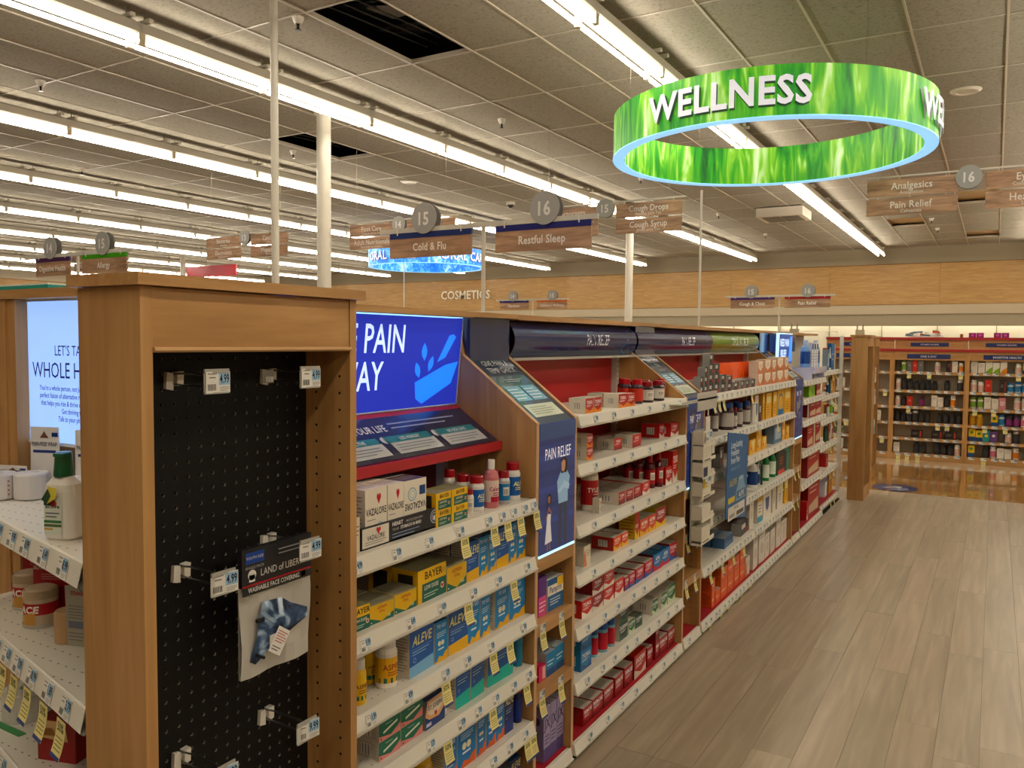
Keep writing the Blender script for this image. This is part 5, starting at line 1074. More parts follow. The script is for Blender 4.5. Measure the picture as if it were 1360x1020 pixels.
t = put(price_tag_mesh(6, True), 'price_tag', o, (.09, -.012, .855)); t.scale = (1.6, 1, 1.2)

o = empty('hanging_sign', (-1.225, 4.33, .0), RZ); tag(o, 'tall blue hanging sign with bottle picture, over double-width bay', 'sign')
b = MB(); sh = lambda z: -.012 * (1.09 - z) * 4
b.prism([(0, .62), (.42, .56), (.44, 1.04), (.02, 1.09)], 'y', -.004, 0, '#0f5a94'); F = lambda e: plane((0, -.004, .56), (1, 0, 0), (0, 0, 1), e)
for k, st in enumerate(('Long-Lasting', 'Freedom', 'from Pain')): b.text(st, (lambda a, c, k=k: F(.001)(.08 + a, .435 - .043 * k + c)), .05, '#dfe8ee', xs=.85, align='l', bold=.02)
b.text('with just 1 pill', lambda a, c: F(.001)(.08 + a, .31 + c), .03, '#8fb9cf', align='l')
b.text('ALEVE', lambda a, c: F(.001)(.13 + a, .225 + c), .05, '#c9b56a', bold=.02, shear=.15); 
print_ops(b, [('p', [(.45, .24), (.95, .24), (.95, .33), (.85, .42), (.85, .45), (.55, .45), (.55, .42), (.45, .33)], '#7fa3ba')], F(.001), .42, .53); print_ops(b, [('p', [(.58, .45), (.82, .45), (.8, .49), (.6, .49)], '#a3b9c6'), ('r', .5, .26, .92, .34, '#1b4f86'), ('r', .1, .25, .4, .31, '#d9bb36'), ('r', .1, .07, .9, .21, '#d9d6cc')], F(.0015), .42, .53)
b.text('ALEVE', lambda a, c: F(.002)(.3 + a, .145 + c), .04, '#e9e6c8', bold=.02, shear=.15); b.text('SAVE $2', lambda a, c: F(.002)(.2 + a, .088 + c), .024, '#2b3346', bold=.02); print_ops(b, [('r', .15, .09, .4, .13, '#9a978c'), ('r', .5, .085, .85, .13, '#55534c')], F(.002), .42, .53)
b.build('board', CARTON, o)
b = MB(); b.rod((.22, .002, 1.06), (.22, .08, 1.045), .002, '#999'); b.build('clip', STEEL, o)

b = MB(); b.box(0, 0, 0, 1.05, .002, .105, '#ff5a1c')
for q in range(9): b.box(q * .13, -.002, 0, q * .13 + .003, .1, .06, '#ff6a28')
m, nt, bs = new_mat('orange_acrylic'); bs.inputs['Base Color'].default_value = C('#ff5a14'); bs.inputs['Roughness'].default_value = .12; bs.inputs['Transmission Weight'].default_value = .0; bs.inputs['IOR'].default_value = 1.45
tag(b.build('divider_strip', m, None, gw(4.76, .12, 1.345), RZ), 'bright orange acrylic divider strip on the double-width bay', 'divider')
b = MB(); b.box(0, 0, 0, 1.05, .19, .052, '#cfc8ba'); tag(b.build('riser_tray', METAL, None, gw(4.76, .12, 1.2915), RZ), 'cream riser tray under the orange acrylic strip', 'tray')

o = empty('lit_screen_sign', (-1.52, 6.82, 1.40), RZ); tag(o, 'tilted glowing blue screen sign on the far bay', 'sign')
b = MB(); b.prism([(0, 0), (.5, 0), (.52, .24), (.02, .25)], 'y', 0, .02, '#24407e'); b.build('lit_face', LIT, o)
b = MB(); F = plane((0, 0, 0), (1, 0, 0), (0, 0, 1), .001); b.text('NEED PAIN', lambda a, c: F(.22 + a, .15 + c), .085, '#c9dcf4', xs=.75, bold=.03); b.text('RELIEF?', lambda a, c: F(.18 + a, .06 + c), .085, '#c9dcf4', xs=.75, bold=.03); print_ops(b, [('p', [(.72, .05), (1, .1), (1.02, .95), (.85, .9), (.8, .5)], '#3f8be0')], F, .5, .25); b.build('lettering', LIT, o)
b = MB(); b.prism([(-.02, 0), (0, 0), (.02, .255), (.0, .255)], 'y', -.001, .02, '#a9dcff'); b.box(0, 0, .251, .52, .02, .258, '#a9dcff'); b.build('glowing_edge', GLOW, o)
b = MB(); b.box(.2, .02, -.128, .24, .04, .02, '#555'); b.box(.1, .0, -.129, .36, .08, -.125, '#555'); b.build('stand', METAL, o)
o = empty('acrylic_riser', gw(7.12, -.02, 1.272), RZ); tag(o, 'pale lilac lit riser shelf under blue bottles', 'tray')
b = MB(); b.box(0, 0, .05, .56, .18, .10, '#c9c9e6'); b.box(0, .02, 0, .02, .18, .05, '#c9c9e6'); b.box(.54, .02, 0, .56, .18, .05, '#c9c9e6'); b.build('riser', GLOSSY, o)
for k, (x, key) in enumerate(((.02, 'aloe'), (.12, 'whitenavy'), (.23, 'whitenavy'), (.34, 'whitenavy'), (.45, 'aloe'))):
    add_item(key, gw(7.12 + x + .05, .03, 1.3735), RZ, .08, .23 if key == 'aloe' else .21, .06, desc_of(key) + ', %s on the lilac riser' % ORD[k], None, False)

# far end of the gondola
tower((-1.09, 8.76, 0), RZ, 'plain wooden display tower at the far end of the gondola', near=False)
b = MB(); b.box(-1.235, 8.75, 0, -1.075, 9.24, .1, '#a87'); 
o = tower((-1.20, 10.30, 0), RZ, 'narrow wooden tower with hanging packs, behind far tower', near=False, w=.40, dp=.15)
for k, (x, z, c, c2) in enumerate([(.1, 1.33, '#2b2623', '#e0dad0'), (.24, 1.12, '#e0dad0', '#d0a83a'), (.1, 1.0, '#d8d3ca', '#b33'), (.25, .86, '#d8d3ca', '#889'), (.1, .74, '#cfcac2', '#889'), (.12, .48, '#2d6aa8', '#9cf'), (.26, .5, '#8fb0a8', '#eee')]):
    b = MB(); b.box(-.05, 0, 0, .05, .012, .17, c); b.box(-.045, -.001, .1, .045, 0, .16, c2); b.box(-.012, .002, .17, .012, .006, .19, c); tag(b.build('hanging_pack', CARTON, None, (-1.215, 10.30 + x, z), RZ), '%s hanging pack, %s from top on narrow rear tower' % (['black and white', 'white and gold', 'white and red', 'pale grey', 'off-white', 'blue', 'sage green'][k], ['first', 'second', 'third', 'fourth', 'fifth', 'sixth', 'seventh'][k]), 'package')
    b = MB(); b.rod((0, .012, .18), (0, .105, .18), .003, '#888'); tag(b.build('peg_hook', STEEL, None, (-1.215, 10.30 + x, z), RZ), 'wire peg on narrow rear tower, %s from top' % ['first', 'second', 'third', 'fourth', 'fifth', 'sixth', 'seventh'][k], 'hook')

# ---------------------------------------------------------------- vitamin shelving across the end of the aisle
VY = 12.3
BT.update({'tub': ('black tub with pale print', '#1c1a1b', '#121112', '#2b2829', '', '#ccc', 'jar'), 'tubw': ('black tub with white cap', '#201d1e', '#d8d4cc', '#2c2a2c', '', '#ccc', 'jar'), 'vwhite': ('white tablet bottle', '#ddd7cc', '#e2ddd2', '#d2b0a4', '', '#444', 'jar'),
 'vpink': ('pink-labelled white bottle', '#ddd7cc', '#e2ddd2', '#c87a8c', '', '#444', 'jar'), 'vorange': ('orange-labelled bottle', '#d9d2c2', '#e2ddd2', '#d97f35', '', '#444', 'jar'), 'vblue': ('blue-lidded white jar', '#b9c4d0', '#2f74a8', '#4a7fa8', '', '#444', 'jar'), 'vyellow': ('yellow gummy jar', '#c98a1e', '#e0b81c', '#c79a4a', '', '#444', 'jar'), 'vgreen': ('green-labelled bottle', '#ddd7cc', '#6f8a3c', '#7b9a4e', '', '#444', 'jar'), 'vpurple': ('purple jar', '#4a2a44', '#2b1f2b', '#7d3a6c', '', '#444', 'jar')})
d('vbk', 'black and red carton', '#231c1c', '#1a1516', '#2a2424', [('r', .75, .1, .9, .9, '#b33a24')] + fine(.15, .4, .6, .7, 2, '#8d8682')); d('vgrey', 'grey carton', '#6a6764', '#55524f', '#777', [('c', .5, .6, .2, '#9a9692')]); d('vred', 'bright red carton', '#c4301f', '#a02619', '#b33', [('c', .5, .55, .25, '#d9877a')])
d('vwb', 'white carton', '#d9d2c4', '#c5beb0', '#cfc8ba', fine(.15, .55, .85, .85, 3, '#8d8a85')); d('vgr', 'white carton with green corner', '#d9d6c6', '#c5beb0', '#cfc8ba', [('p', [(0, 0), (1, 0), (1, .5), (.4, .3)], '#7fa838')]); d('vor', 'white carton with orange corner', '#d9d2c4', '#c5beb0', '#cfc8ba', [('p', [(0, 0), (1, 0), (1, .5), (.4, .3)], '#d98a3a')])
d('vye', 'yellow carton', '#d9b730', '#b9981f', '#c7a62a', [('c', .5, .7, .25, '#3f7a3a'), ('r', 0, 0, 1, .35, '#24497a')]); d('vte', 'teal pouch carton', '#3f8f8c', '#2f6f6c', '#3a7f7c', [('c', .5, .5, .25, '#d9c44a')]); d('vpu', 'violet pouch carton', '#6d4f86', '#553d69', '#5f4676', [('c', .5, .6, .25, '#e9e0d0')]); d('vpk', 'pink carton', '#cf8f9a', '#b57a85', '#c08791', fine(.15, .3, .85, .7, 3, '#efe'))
VZ = [1.205, .955, .735, .515, .303, .09]
VR = {
 0: [['', 'vwhite'], ['vwb', 'vwb'], ['vpink'], ['vorange', 'vorange', 'vwb'], ['vgreen', 'vpink'], ['vwb', 'vor']],
 1: [['', 'vgreen', 'vgrey', 'vred', 'vgrey', '', '', 'vwhite', '', 'vbk', 'vwb', 'vorange'], ['vwhite', 'tub', 'tub', 'tub', 'tub', 'tub', 'tub', '', 'tub', '', 'tubw'], ['vwhite', 'tub', 'vred', '', 'vpurple', '', 'vwb', 'vwb', 'tub', 'vorange', ''],
     ['tub', 'tub', 'tubw', 'tubw', 'tub', 'tub', '', 'tub', 'tub', 'tub', 'tub'], ['', '', '', 'vbk', '', '', 'vbk', '', 'vbk', ''], ['vwb', '', '', 'tub', 'tub', '', 'tub', 'tub', 'tub', 'vwhite']],
 2: [['vwb', 'vwb', 'vgr', 'vgr', 'vor', '', 'vwhite', 'vye', '', 'vwb'], ['vwhite', 'vwhite', 'vred', '', 'vbk', 'vblue', 'vblue', 'vblue', 'vblue', 'vblue'], ['vgreen', 'vgreen', 'vwb', 'vwb', 'vpk', '', 'vwhite', 'vwhite', 'vwhite', 'vpink'],
     ['vyellow', 'vyellow', '', 'vye', 'vblue', 'vpurple', 'vpurple', 'vpink', 'vwhite', 'vwhite'], ['vye', 'vye', 'vte', 'vpu', '', 'vwhite', 'tubw', '', 'vwhite', 'vpink'], ['vye', '', 'tub', 'vpink', 'vwb', 'vwb', 'vorange', '', 'vwhite', '']],
 3: [['vwhite', 'vgr', 'vwb', 'vor', 'vwhite'], ['vblue'] * 5, ['vwhite', 'vpink', 'vwhite', 'vwb', 'vwb'], ['vwhite', 'vorange', 'vpink', 'vye', 'vwb'], ['vwhite'] * 4, ['vwb', 'vor', 'vwb']],
}
UX = [(-2.12, -1.21), (-1.21, -.31), (-.31, .6), (.6, 1.51)]
HD = [('WOMEN\'S HEALTH', 'VITAMINS'), ('VITAMIN SHOPPE', 'ONE A DAY'), ('VITAMIN SHOPPE', 'DIGESTIVE HEALTH'), ('VITAMINS', 'HEART HEALTH')]
UN = ['left rear vitamin unit', 'middle rear vitamin unit', 'right rear vitamin unit', 'last rear vitamin unit']
for u, (xa, xb) in enumerate(UX):
    o = empty('vitamin_shelving', (xa, VY, 0)); W = xb - xa; tag(o, ['wooden vitamin shelving, partly hidden by the rear tower', 'wooden vitamin shelving full of black tubs', 'wooden vitamin shelving of white and coloured packs', 'wooden vitamin shelving at the right picture edge'][u], 'shelving')
    for x in (0, W - .03): b = MB(); b.box(0, 0, 0, .03, .4, 1.5, '#a87'); b.build('side_panel', WOOD_V, o, (x, 0, 0))
    b = MB(); b.box(.03, .22, .02, W - .03, .24, 1.5, '#c2b69c'); b.build('back_panel', METAL, o)
    b = MB(); b.box(.03, -.002, .0, W - .03, .02, .07, '#a87'); b.build('plinth', WOOD_H, o)
    b = MB(); b.box(.03, -.002, 1.365, W - .03, .016, 1.48, '#a87'); b.build('header_board', WOOD_H, o)
    b = MB(); b.box(0, -.02, 1.481, W, .42, 1.515, '#a52320'); b.build('red_ledge', METAL, o)
    b = MB(); b.box(0.004, .25, 1.516, W - .004, .27, 1.64, '#a87'); b.build('upper_board', WOOD_H, o)
    b = MB(); b.box(0, .22, 1.641, W, .6, 1.675, '#a52320'); b.build('upper_ledge', METAL, o)
    b = MB(); b.box(W * .2, -.008, 1.385, W * .78, -.0025, 1.445, '#2e3a66'); b.text(HD[u][1], plane((W * .49, -.008, 1.403), (1, 0, 0), (0, 0, 1), .001), .035, '#d9d9e0', bold=.02); b.build('name_plate', CARTON, o)
    b = MB(); b.box(W * .22, .244, 1.55, W * .74, .2495, 1.602, '#2e3a66'); b.text(HD[u][0], plane((W * .48, .244, 1.566), (1, 0, 0), (0, 0, 1), .001), .028, '#d9d9e0', bold=.02); b.build('name_plate', CARTON, o)
    for k, z in enumerate(VZ):
        b = MB(); b.box(.031, .0, -.025, W - .031, .219, 0, '#a87'); b.box(.031, -.006, -.035, W - .031, .0, .004, '#a87'); s = b.build('shelf', WOOD_H, o, (0, 0, z))
        rr = random.Random(u * 10 + k)
        for q in range(7):
            x = .09 + q * (W - .18) / 6 + rr.uniform(-.02, .02); put(price_tag_mesh(q + k), 'price_tag', s, (x, -.008, -.034)).scale = (1.9, 1, 1.1)
            if rr.random() < .22: t = put(sale_mesh(), 'sale_tag', s, (x, -.009, -.034)); t.scale = (1.2, 1, 1)
        row = VR[u][k]; n = len(row); cnt = 0
        for q, key in enumerate(row):
            if not key: continue
            w0 = (W - .08) / n; wd = min(w0 * .92, .1); h = rr.uniform(.125, .16) * (1.25 if k == 1 and u == 1 and wd > .07 else 1); x = xa + .04 + w0 * (q + .5)
            if k == 4 and u == 1: h = .1; wd = .14
            add_item(key, (x, VY + .03, z + .0045), rr.uniform(-.05, .05), wd, h, .07, fit(desc_of(key), '%s on %s shelf, %s' % (ORD[cnt], (ROWN + ['base'])[k] if k < 5 else 'base', UN[u])), None, False); cnt += 1
# things on top of the vitamin shelving
d('magenta', 'magenta box pair', '#8d2a6c', '#6f2155', '#7d2560', [('c', .5, .5, .3, '#c86aa8')])
for k, x in enumerate((-.27, -.18, .02, .11, .38, .47)): add_item('magenta', (x, VY + .3, 1.676), 0, .085, .062, .1, 'magenta box, %s of those on the red ledge' % ORD[k], None, False)
b = MB(); rr = random.Random(4)
for q in range(26):
    x, y, z = rr.uniform(-.2, .2), rr.uniform(-.08, .08), rr.uniform(.005, .06); w_ = rr.uniform(.05, .14)
    b.face([(x - w_ / 2, y, z), (x + w_ / 2, y + rr.uniform(-.03, .03), z + rr.uniform(-.02, .02)), (x + w_ / 2, y + .04, z + rr.uniform(0, .04)), (x - w_ / 2, y + .05, z + rr.uniform(0, .04))], rr.choice(['#d9d5cf', '#c8c5c2', '#a9604c', '#5f6a70', '#e0dcd6']))
b.box(-.22, -.1, 0, .22, .1, .012, '#d9d5cf')
tag(b.build('folded_bags', CARTON, None, (-.83, VY + .36, 1.6765)), 'crumpled pile of white and coloured bags on the red ledge', 'bags')
b = MB(); b.lathe([(0, 0), (.02, 0), (.02, .04), (.012, .05), (0, .05)], 10, 0, 0, '#8a5a30'); tag(b.build('small_jar', PLASTIC, None, (-.40, VY + .36, 1.6755)), 'tiny brown jar alone on the red ledge', 'jar')
# floor sign
b = MB(); n = 40; 
b.face([(.24 * math.cos(2 * math.pi * k / n), .24 * math.sin(2 * math.pi * k / n), .0015) for k in range(n)], '#2f3f72')
b.face([(-.05, -.13, .002), (.0, -.13, .002), (.0, .02, .002), (.05, .02, .002), (-.025, .12, .002), (-.1, .02, .002), (-.05, .02, .002)][::1], '#d8d6d0')
b.box(.05, -.10, .0015, .11, .1, .002, '#9aa0b5'); b.box(.13, -.06, .0015, .17, .06, .002, '#9aa0b5')
tag(b.build('floor_decal', GLOSSY, None, (-.90, 9.78, 0.0), -.9), 'round navy floor sticker with white arrow, on brown tiles', 'floor sign')

# ---------------------------------------------------------------- hanging signs
def glow_ring_mat(name, stops, sc, warp, strength):
    m, nt, b = new_mat(name); tc = nt.nodes.new('ShaderNodeTexCoord'); sp = nt.nodes.new('ShaderNodeSeparateXYZ'); nt.links.new(tc.outputs['Object'], sp.inputs[0])
    at = nt.nodes.new('ShaderNodeMath'); at.operation = 'ARCTAN2'; nt.links.new(sp.outputs[1], at.inputs[0]); nt.links.new(sp.outputs[0], at.inputs[1])
    cx = nt.nodes.new('ShaderNodeCombineXYZ'); nt.links.new(at.outputs[0], cx.inputs[0]); nt.links.new(sp.outputs[2], cx.inputs[1])
    mp = nt.nodes.new('ShaderNodeMapping'); mp.inputs['Scale'].default_value = sc; nt.links.new(cx.outputs[0], mp.inputs[0])
    n = nt.nodes.new('ShaderNodeTexNoise'); n.inputs['Scale'].default_value = 1.0; n.inputs['Detail'].default_value = 2.5; n.inputs['Distortion'].default_value = warp; nt.links.new(mp.outputs[0], n.inputs['Vector'])
    w = nt.nodes.new('ShaderNodeTexNoise'); w.inputs['Scale'].default_value = .35; nt.links.new(mp.outputs[0], w.inputs['Vector'])
    mm = nt.nodes.new('ShaderNodeMath'); mm.operation = 'MULTIPLY_ADD'; mm.inputs[1].default_value = .7; nt.links.new(w.outputs['Fac'], mm.inputs[0])
    m2 = nt.nodes.new('ShaderNodeMath'); m2.operation = 'MULTIPLY'; m2.inputs[1].default_value = .55; nt.links.new(n.outputs['Fac'], m2.inputs[0]); nt.links.new(m2.outputs[0], mm.inputs[2])
    r = ramp(nt, stops); nt.links.new(mm.outputs[0], r.inputs[0]); nt.links.new(r.outputs[0], b.inputs['Base Color']); nt.links.new(r.outputs[0], b.inputs['Emission Color']); b.inputs['Emission Strength'].default_value = strength; b.inputs['Roughness'].default_value = .5
    return m
GRASS = glow_ring_mat('backlit_grass_print', [(.46, '#075018'), (.56, '#1f8a1a'), (.64, '#46a01a'), (.71, '#80bf2e'), (.82, '#d3ebb8')], (13, 1.8, 1), 1.3, .5)
WATER = glow_ring_mat('backlit_water_print', [(.42, '#0b52c4'), (.6, '#1b7be8'), (.7, '#5cb0f8'), (.85, '#c9e8ff')], (9, 5, 1), 2.5, .75)
def ring(loc, mat, txts, label, r=1.2, h=.33, rim='#8fd0ff', size=.25, xs=.90):
    o = empty('ring_sign', loc); tag(o, label, 'sign'); n = 96; t = .085
    def band(R, z0, z1, flip):
        b = MB()
        for k in range(n):
            a, c = 2 * math.pi * k / n, 2 * math.pi * (k + 1) / n
            q = [(R * math.cos(a), R * math.sin(a), z0), (R * math.cos(c), R * math.sin(c), z0), (R * math.cos(c), R * math.sin(c), z1), (R * math.cos(a), R * math.sin(a), z1)]
            b.face(q[::-1] if flip else q, '#fff', 0, True)
        return b
    band(r, .004, h, False).build('outer_band', mat, o); band(r - t, .004, h, True).build('inner_band', mat, o)
    b = MB()
    for z, R0, R1, z2 in ((0, r + .004, r - t - .004, 0),):
        for k in range(n):
            a, c = 2 * math.pi * k / n, 2 * math.pi * (k + 1) / n
            P = lambda R, w, z: (R * math.cos(w), R * math.sin(w), z)
            b.face([P(R1, a, 0), P(R1, c, 0), P(R0, c, 0), P(R0, a, 0)], rim); b.face([P(R0, a, 0), P(R0, c, 0), P(R0, c, .006), P(R0, a, .006)], rim); b.face([P(R1, a, 0), P(R1, a, .006), P(R1, c, .006), P(R1, c, 0)], rim)
    b.build('lit_rim', RIM, o)
    b = MB()
    for k in range(n):
        a, c = 2 * math.pi * k / n, 2 * math.pi * (k + 1) / n; b.face([P(r, a, h), P(r, c, h), P(r - t, c, h), P(r - t, a, h)], '#cfc8b8')
    b.build('top_plate', METAL, o)
    for st, ang in txts:
        b = MB(); A0 = math.radians(ang)
        for R, col, dz in ((r + .006, '#1b3a1c' if mat == GRASS else '#123a8a', -.008), (r + .03, '#dfe0ea', 0)):  # dark offset copy paints the shadow behind the raised white letters
            b.text(st, (lambda u, v, R=R, dz=dz: (R * math.cos(A0 + u / r), R * math.sin(A0 + u / r), h * .5 - size * .35 + v + dz)), size, col, 0, xs=xs, bold=.028)
        b.build('lettering', LETTER, o)
    b = MB()
    for k in range(4): a = math.pi / 4 + k * math.pi / 2; b.rod(((r - t / 2) * math.cos(a), (r - t / 2) * math.sin(a), h), ((r - t / 2) * math.cos(a), (r - t / 2) * math.sin(a), CZ - loc[2]), .0015, '#8d867a', n=4)
    b.build('hanging_wire', STEEL, o)
RIM = attr_mat('lit_ring_rim', .4, emit=.75); LETTER = attr_mat('white_letter_and_shadow', .4, emit=.35)
ring((-1.60, 6.6, 3.035), GRASS, [('WELLNESS', -90.5), ('WELLNESS', 4.0), ('WELLNESS', 135.0)], 'large green grass-printed ring sign reading WELLNESS')
ring((-10.2, 13.7, 3.08), WATER, [('ORAL CARE', -92), ('ORAL CARE', -12), ('ORAL CARE', 140)], 'blue water-printed ring sign reading ORAL CARE', size=.24)

def disc(b, x, z, r, num, y=-.012):
    for yy, c in ((y, '#a2a09c'), (.02, '#7f7b76')):
        ring_ = [(x + r * math.cos(2 * math.pi * k / 32), z + r * math.sin(2 * math.pi * k / 32)) for k in range(32)]
        b.prism(ring_, 'y', yy, yy + .004, c)
    b.text(num, plane((x, y, z - r * .42), (1, 0, 0), (0, 0, 1), .001), r * 1.15, '#e4e2de', xs=.85, bold=.03)
def post_sign(x, y, z, boards, label, foot, mid):
    """boards: (x0, x1, strip colour, text, disc number, disc x)"""
    o = empty('aisle_sign', (x, y, foot)); tag(o, label, 'sign'); zz = z - foot
    b = MB(); b.box(-.49, -.006, zz - .006, .48, .006, zz + .012, '#c9c4b6'); b.build('crossbar', METAL, o)
    b = MB(); b.rod((mid, .012, 0), (mid, .012, zz), .008, '#cfc9ba', n=10); b.box(mid - .05, -.03, 0, mid + .05, .05, .004, '#bbb4a4'); b.build('post', METAL, o)
    for x0, x1, c, st, num, dx in boards:
        b = MB(); b.box(0, -.004, 0, x1 - x0, .004, .076, '#fff'); bd = b.build('board', WOOD_SIGN, o, (x0, 0, zz - .105))
        b = MB(); b.box(0, -.005, .076, x1 - x0, .005, .098, c); b.text(st, plane(((x1 - x0) / 2, -.004, .026), (1, 0, 0), (0, 0, 1), .001), .042, '#efeae2', xs=.85, bold=.02)
        for q in (.1, .88): b.rod(((x1 - x0) * q, -.004, .09), ((x1 - x0) * q, -.004, .115), .003, '#e6e2da')
        b.build('lettering', CARTON, bd)
        b = MB(); disc(b, dx, zz + .045, .06, num); b.build('number_disc', CARTON, o)
post_sign(-1.68, 2.6, 2.005, [(-.44, -.045, '#1f2f66', 'Cold & Flu', '15', -.265), (.063, .455, '#26286a', 'Restful Sleep', '16', .273)], 'aisle 15 and 16 sign on post, Cold & Flu and Restful Sleep', 1.672, .0)
post_sign(-4.2, 2.55, 2.01, [(-.38, -.06, '#4a2a50', 'Digestive Health', '14', -.23), (.05, .43, '#4a9a2c', 'Allergy', '15', .24)], 'aisle 14 and 15 sign, Digestive Health and Allergy, upper left', 0, -.01)
post_sign(-1.70, 7.6, 2.0, [(-.44, -.04, '#4a2a66', 'Cough & Chest', '15', -.25), (.05, .44, '#a52028', 'Pain Relief', '16', .25)], 'distant aisle 15 and 16 sign, Cough & Chest and Pain Relief', 1.672, 0)
post_sign(-4.6, 8.2, 2.05, [(-.44, -.05, '#26286a', 'Heartburn', '14', -.26), (.06, .45, '#d2682c', "Children's Wellness", '15', .26)], 'distant aisle 14 and 15 sign, Heartburn and Children\'s Wellness', 0, 0)
def hang_sign(x, y, z, num, left, right, label):
    o = empty('aisle_sign', (x, y, z)); tag(o, label, 'sign')
    b = MB(); b.box(-.72, -.006, .045, .78, .006, .057, '#cfc9ba'); b.build('crossbar', METAL, o)
    b = MB()
    for q in (-.6, .62): b.rod((q, 0, .05), (q, 0, CZ - z), .0015, '#a09888', n=4)
    b.build('hanging_wire', STEEL, o)
    for side, pair in ((-1, left), (1, right)):
        for k, (t1, t2) in enumerate(pair):
            x0 = -.70 if side < 0 else .11; z0 = (-.10 if k == 0 else -.245) 
            b = MB(); b.box(0, -.004, 0, .63, .004, .128, '#fff'); bd = b.build('board', WOOD_SIGN, o, (x0, 0, z0))
            b = MB(); 
            if t1: b.text(t1, plane((.315, -.004, .052), (1, 0, 0), (0, 0, 1), .001), .075, '#e9e4dc', xs=.9, bold=.01)
            if t2: b.text(t2, plane((.315, -.004, .015), (1, 0, 0), (0, 0, 1), .001), .036, '#e0d9cf', xs=.95, bold=.01)
            for q in (.08, .55): b.rod((q, 0, .128), (q, 0, .158 if k == 0 else .14), .002, '#ddd')
            b.build('lettering', CARTON, bd)
    b = MB(); disc(b, 0, .0, .088, num); b.build('number_disc', CARTON, o)
hang_sign(-.211, 7, 2.822, '16', [('Analgesics', 'Analgésicos'), ('Pain Relief', 'Calmantes')], [('Eye / Ear', 'Cuidado de los Ojos'), ('Health Aids', 'Suplementos')], 'ceiling-hung aisle 16 sign with Analgesics and Pain Relief')
hang_sign(-3.16, 7, 2.811, '15', [('Expectorants', 'Expectorantes'), ('Decongestants', 'Descongestivos')], [('Cough Drops', 'Pastillas para Tos'), ('Cough Syrup', 'Jarabe para Tos')], 'ceiling-hung aisle 15 sign with Cough Drops and Cough Syrup')
hang_sign(-5.59, 7, 2.824, '14', [('Foot Care', 'Cuidado de los Pies'), ('Adult Nutritionals', 'Nutrición de Adultos')], [('Vitamins', 'Vitaminas'), ('Laxatives', 'Laxantes')], 'ceiling-hung aisle 14 sign with Foot Care boards')
hang_sign(-8.0, 7, 2.82, '13', [('Batteries', 'Baterías'), ('Electronics', 'Electrónicos')], [('Candles', 'Velas'), ('Magazines', 'Revistas')], 'ceiling-hung aisle 13 sign with Batteries and Candles boards')
hang_sign(-13.2, 7.9, 2.9, '12', [('Stationery', ''), ('Toys', 'Juguetes')], [('Cards', ''), ('Gift Wrap', '')], 'ceiling-hung sign at the far left edge')

# ---------------------------------------------------------------- columns, poles and ceiling fittings
def colm(x, y, r, label, base=0, n=20, col='#d3ccbb', name='column', cat='column'):
    b = MB(); b.lathe([(r, base), (r, CZ + .1)], n, 0, 0, col); b.lathe([(r * 1.5, base), (r * 1.5, base + .02), (r, base + .02)], n, 0, 0, col); b.lathe([(r, CZ - .03), (r * 1.35, CZ - .03), (r * 1.35, CZ - .002)], n, 0, 0, col)
    tag(b.build(name, METAL, None, (x, y, 0)), label, cat)
colm(-5.92, 6.2, .072, 'thick cream round column left of the blue ring sign'); colm(-5.95, 14.3, .072, 'cream round column behind the Cough Syrup sign'); colm(-19, 14.5, .072, 'small distant cream column above the wooden tower')
colm(-4.12, 3.86, .026, 'thin cream service pole rising above the wooden tower', n=12, name='service_pole', cat='pole')
b = MB(); b.rod((0, 0, 1.672), (.0, 0, 2.6), .009, '#cfc9ba'); tag(b.build('service_pole', METAL, None, (-1.74, 5.42, 0)), 'thin white rod standing on the gondola top, under the green ring', 'pole')
b = MB(); b.rod((0, 0, 0), (0, 0, CZ), .012, '#cfc9ba'); tag(b.build('service_pole', METAL, None, (-11.2, 14.2, 0)), 'thin white pole beside COSMETICS lettering', 'pole')
def sprinkler(x, y, k, where):
    o = empty('sprinkler', (x, y, CZ)); tag(o, where, 'sprinkler'); b = MB(); b.lathe([(0, 0), (.045, 0), (.04, -.02), (.025, -.05), (.02, -.05)], 12, 0, 0, '#d9d2c4'); b.build('escutcheon', METAL, o)
    b = MB(); b.rod((0, 0, -.05), (0, 0, -.09), .009, '#33302c'); b.lathe([(.0, -.09), (.022, -.09), (.022, -.094), (0, -.094)], 10, 0, 0, '#33302c'); b.build('head', STEEL, o)
for k, (x, y, wh) in enumerate([(-7.77, 4.4, 'ceiling sprinkler near the upper left corner'), (-4.67, 7.61, 'ceiling sprinkler right of the first lamp row'), (-7.76, 7.58, 'ceiling sprinkler between thin pole and thick column'), (-4.48, 14.98, 'ceiling sprinkler left of the hanging white vent box'),
        (-11.2, 6.9, 'ceiling sprinkler in the third gap between left lamp rows'), (-4.55, 4.5, 'ceiling sprinkler beside the thin pole, top of picture'), (-4.5, 11.2, 'ceiling sprinkler just left of the green ring sign'), (-1.12, 17.4, 'ceiling sprinkler before the brown ceiling gap'),
        (-1.1, 18.9, 'second ceiling sprinkler near the back wall, right'), (-4.4, 18.2, 'ceiling sprinkler near the back wall, mid aisle'), (-7.7, 14.9, 'ceiling sprinkler over the far ring sign'), (-7.7, 18.5, 'ceiling sprinkler near back wall above wood band')]): sprinkler(x * .9625, y * .9625, k, wh)
def speaker(x, y, wh, r=.13):
    b = MB(); b.lathe([(0, -.012), (r * .55, -.014), (r * .6, -.02), (r * .8, -.02), (r, -.006), (r, 0)], 28, 0, 0, '#c9c1b2'); tag(b.build('ceiling_speaker', METAL, None, (x, y, CZ)), wh, 'speaker')
speaker(-.31, 8.54, 'round white ceiling speaker right of the green ring'); speaker(-9.0, 6.3, 'round ceiling speaker between left lamp rows'); speaker(-7.4, 9.5, 'round ceiling speaker above the blue ring')
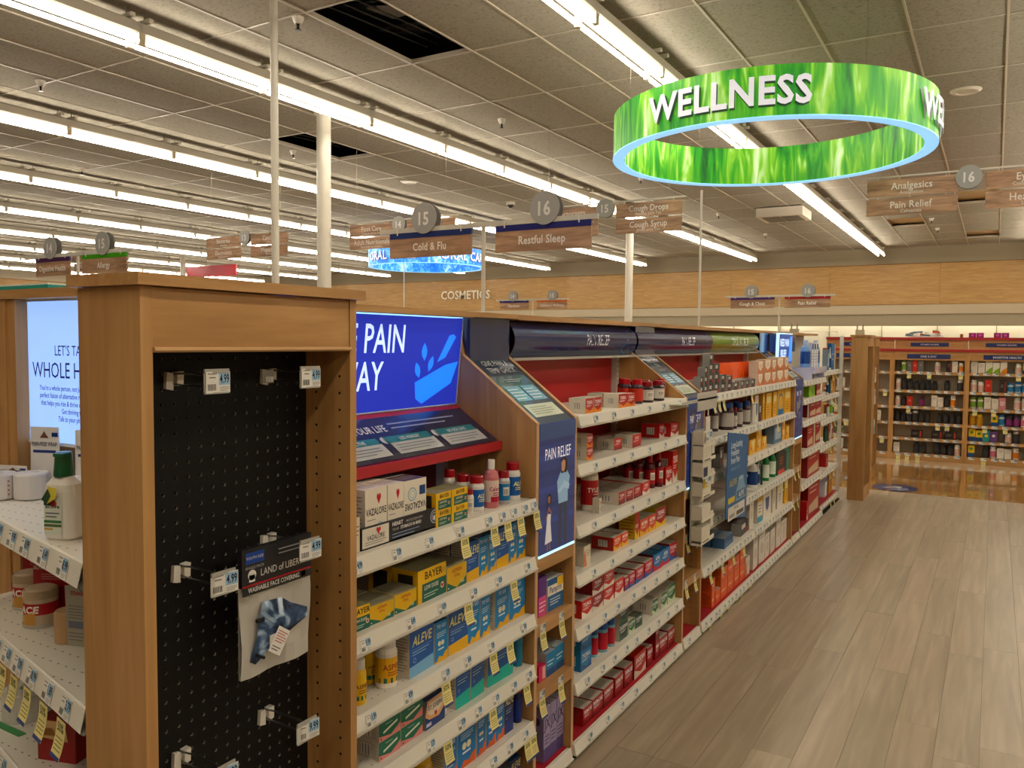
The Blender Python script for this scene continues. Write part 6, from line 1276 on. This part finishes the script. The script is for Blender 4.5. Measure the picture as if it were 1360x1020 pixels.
b = MB(); b.lathe([(0, -.10), (.03, -.095), (.055, -.07), (.06, -.05)], 16, 0, 0, '#1a1818'); b.lathe([(.06, -.05), (.075, -.045), (.075, 0)], 16, 0, 0, '#e2ddd2'); tag(b.build('dome_camera', PLASTIC, None, (-7.0, 11.7, CZ)), 'white dome security camera above the Restful Sleep sign', 'camera')
o = empty('hanging_vent', (-3.2, 14.5, 3.71)); tag(o, 'white hanging air vent box between lamp rows', 'vent')
b = MB(); b.box(-.38, -.38, 0, .38, .38, .15, '#cfc6b6'); b.box(-.3, -.3, -.006, -.01, .3, 0, '#3a342d'); b.box(.01, -.3, -.006, .3, .3, 0, '#3a342d'); b.rod((-.3, 0, .15), (-.3, 0, .172), .02, '#999'); b.rod((.3, 0, .15), (.3, 0, .172), .02, '#999'); b.build('vent_box', METAL, o)
b = MB(); b.box(-1, 0, 0, 1, .03, .3, '#b8303a'); b.rod((-.8, .015, .3), (-.8, .015, .7), .004, '#999'); b.rod((.8, .015, .3), (.8, .015, .7), .004, '#999'); tag(b.build('banner', CARTON, None, (-18.5, 15, 3.27)), 'distant red banner seen over the wooden tower top', 'banner')
# cream wire rack tops and stands before the rear wall
o = empty('wire_rack', (-3.6, 14.0, 0)); tag(o, 'low cream wire rack standing before the rear wall', 'rack')
b = MB()
for z in (1.0, 1.2, 1.4, 1.6, 1.78): b.rod((-1.8, 0, z), (1.4, 0, z), .006, '#e4dcc4', n=5)
for q in range(24): b.rod((-1.8 + q * .139, 0, 0), (-1.8 + q * .139, 0, 1.78), .004, '#e4dcc4', n=5)
b.build('wire_grid', METAL, o)
for k, (x, y) in enumerate(((-1.95, 9.5), (-1.35, 10.15))):
    o = empty('flip_sign', (x, y, 0)); tag(o, 'small cream double-clip sign stand, %s of two by far tower' % ('left' if k == 0 else 'right'), 'sign stand')
    b = MB(); b.rod((0, 0, 0), (0, 0, 1.66), .008, '#cfc6b0', n=6); b.box(-.05, -.01, 1.66, .05, .01, 1.74, '#b7a98c'); b.rod((-.03, 0, 1.74), (-.03, 0, 1.80), .008, '#8b7d66', n=5); b.rod((.03, 0, 1.74), (.03, 0, 1.80), .008, '#8b7d66', n=5); b.box(-.12, -.12, 0, .12, .12, .01, '#888'); b.build('stand', METAL, o)
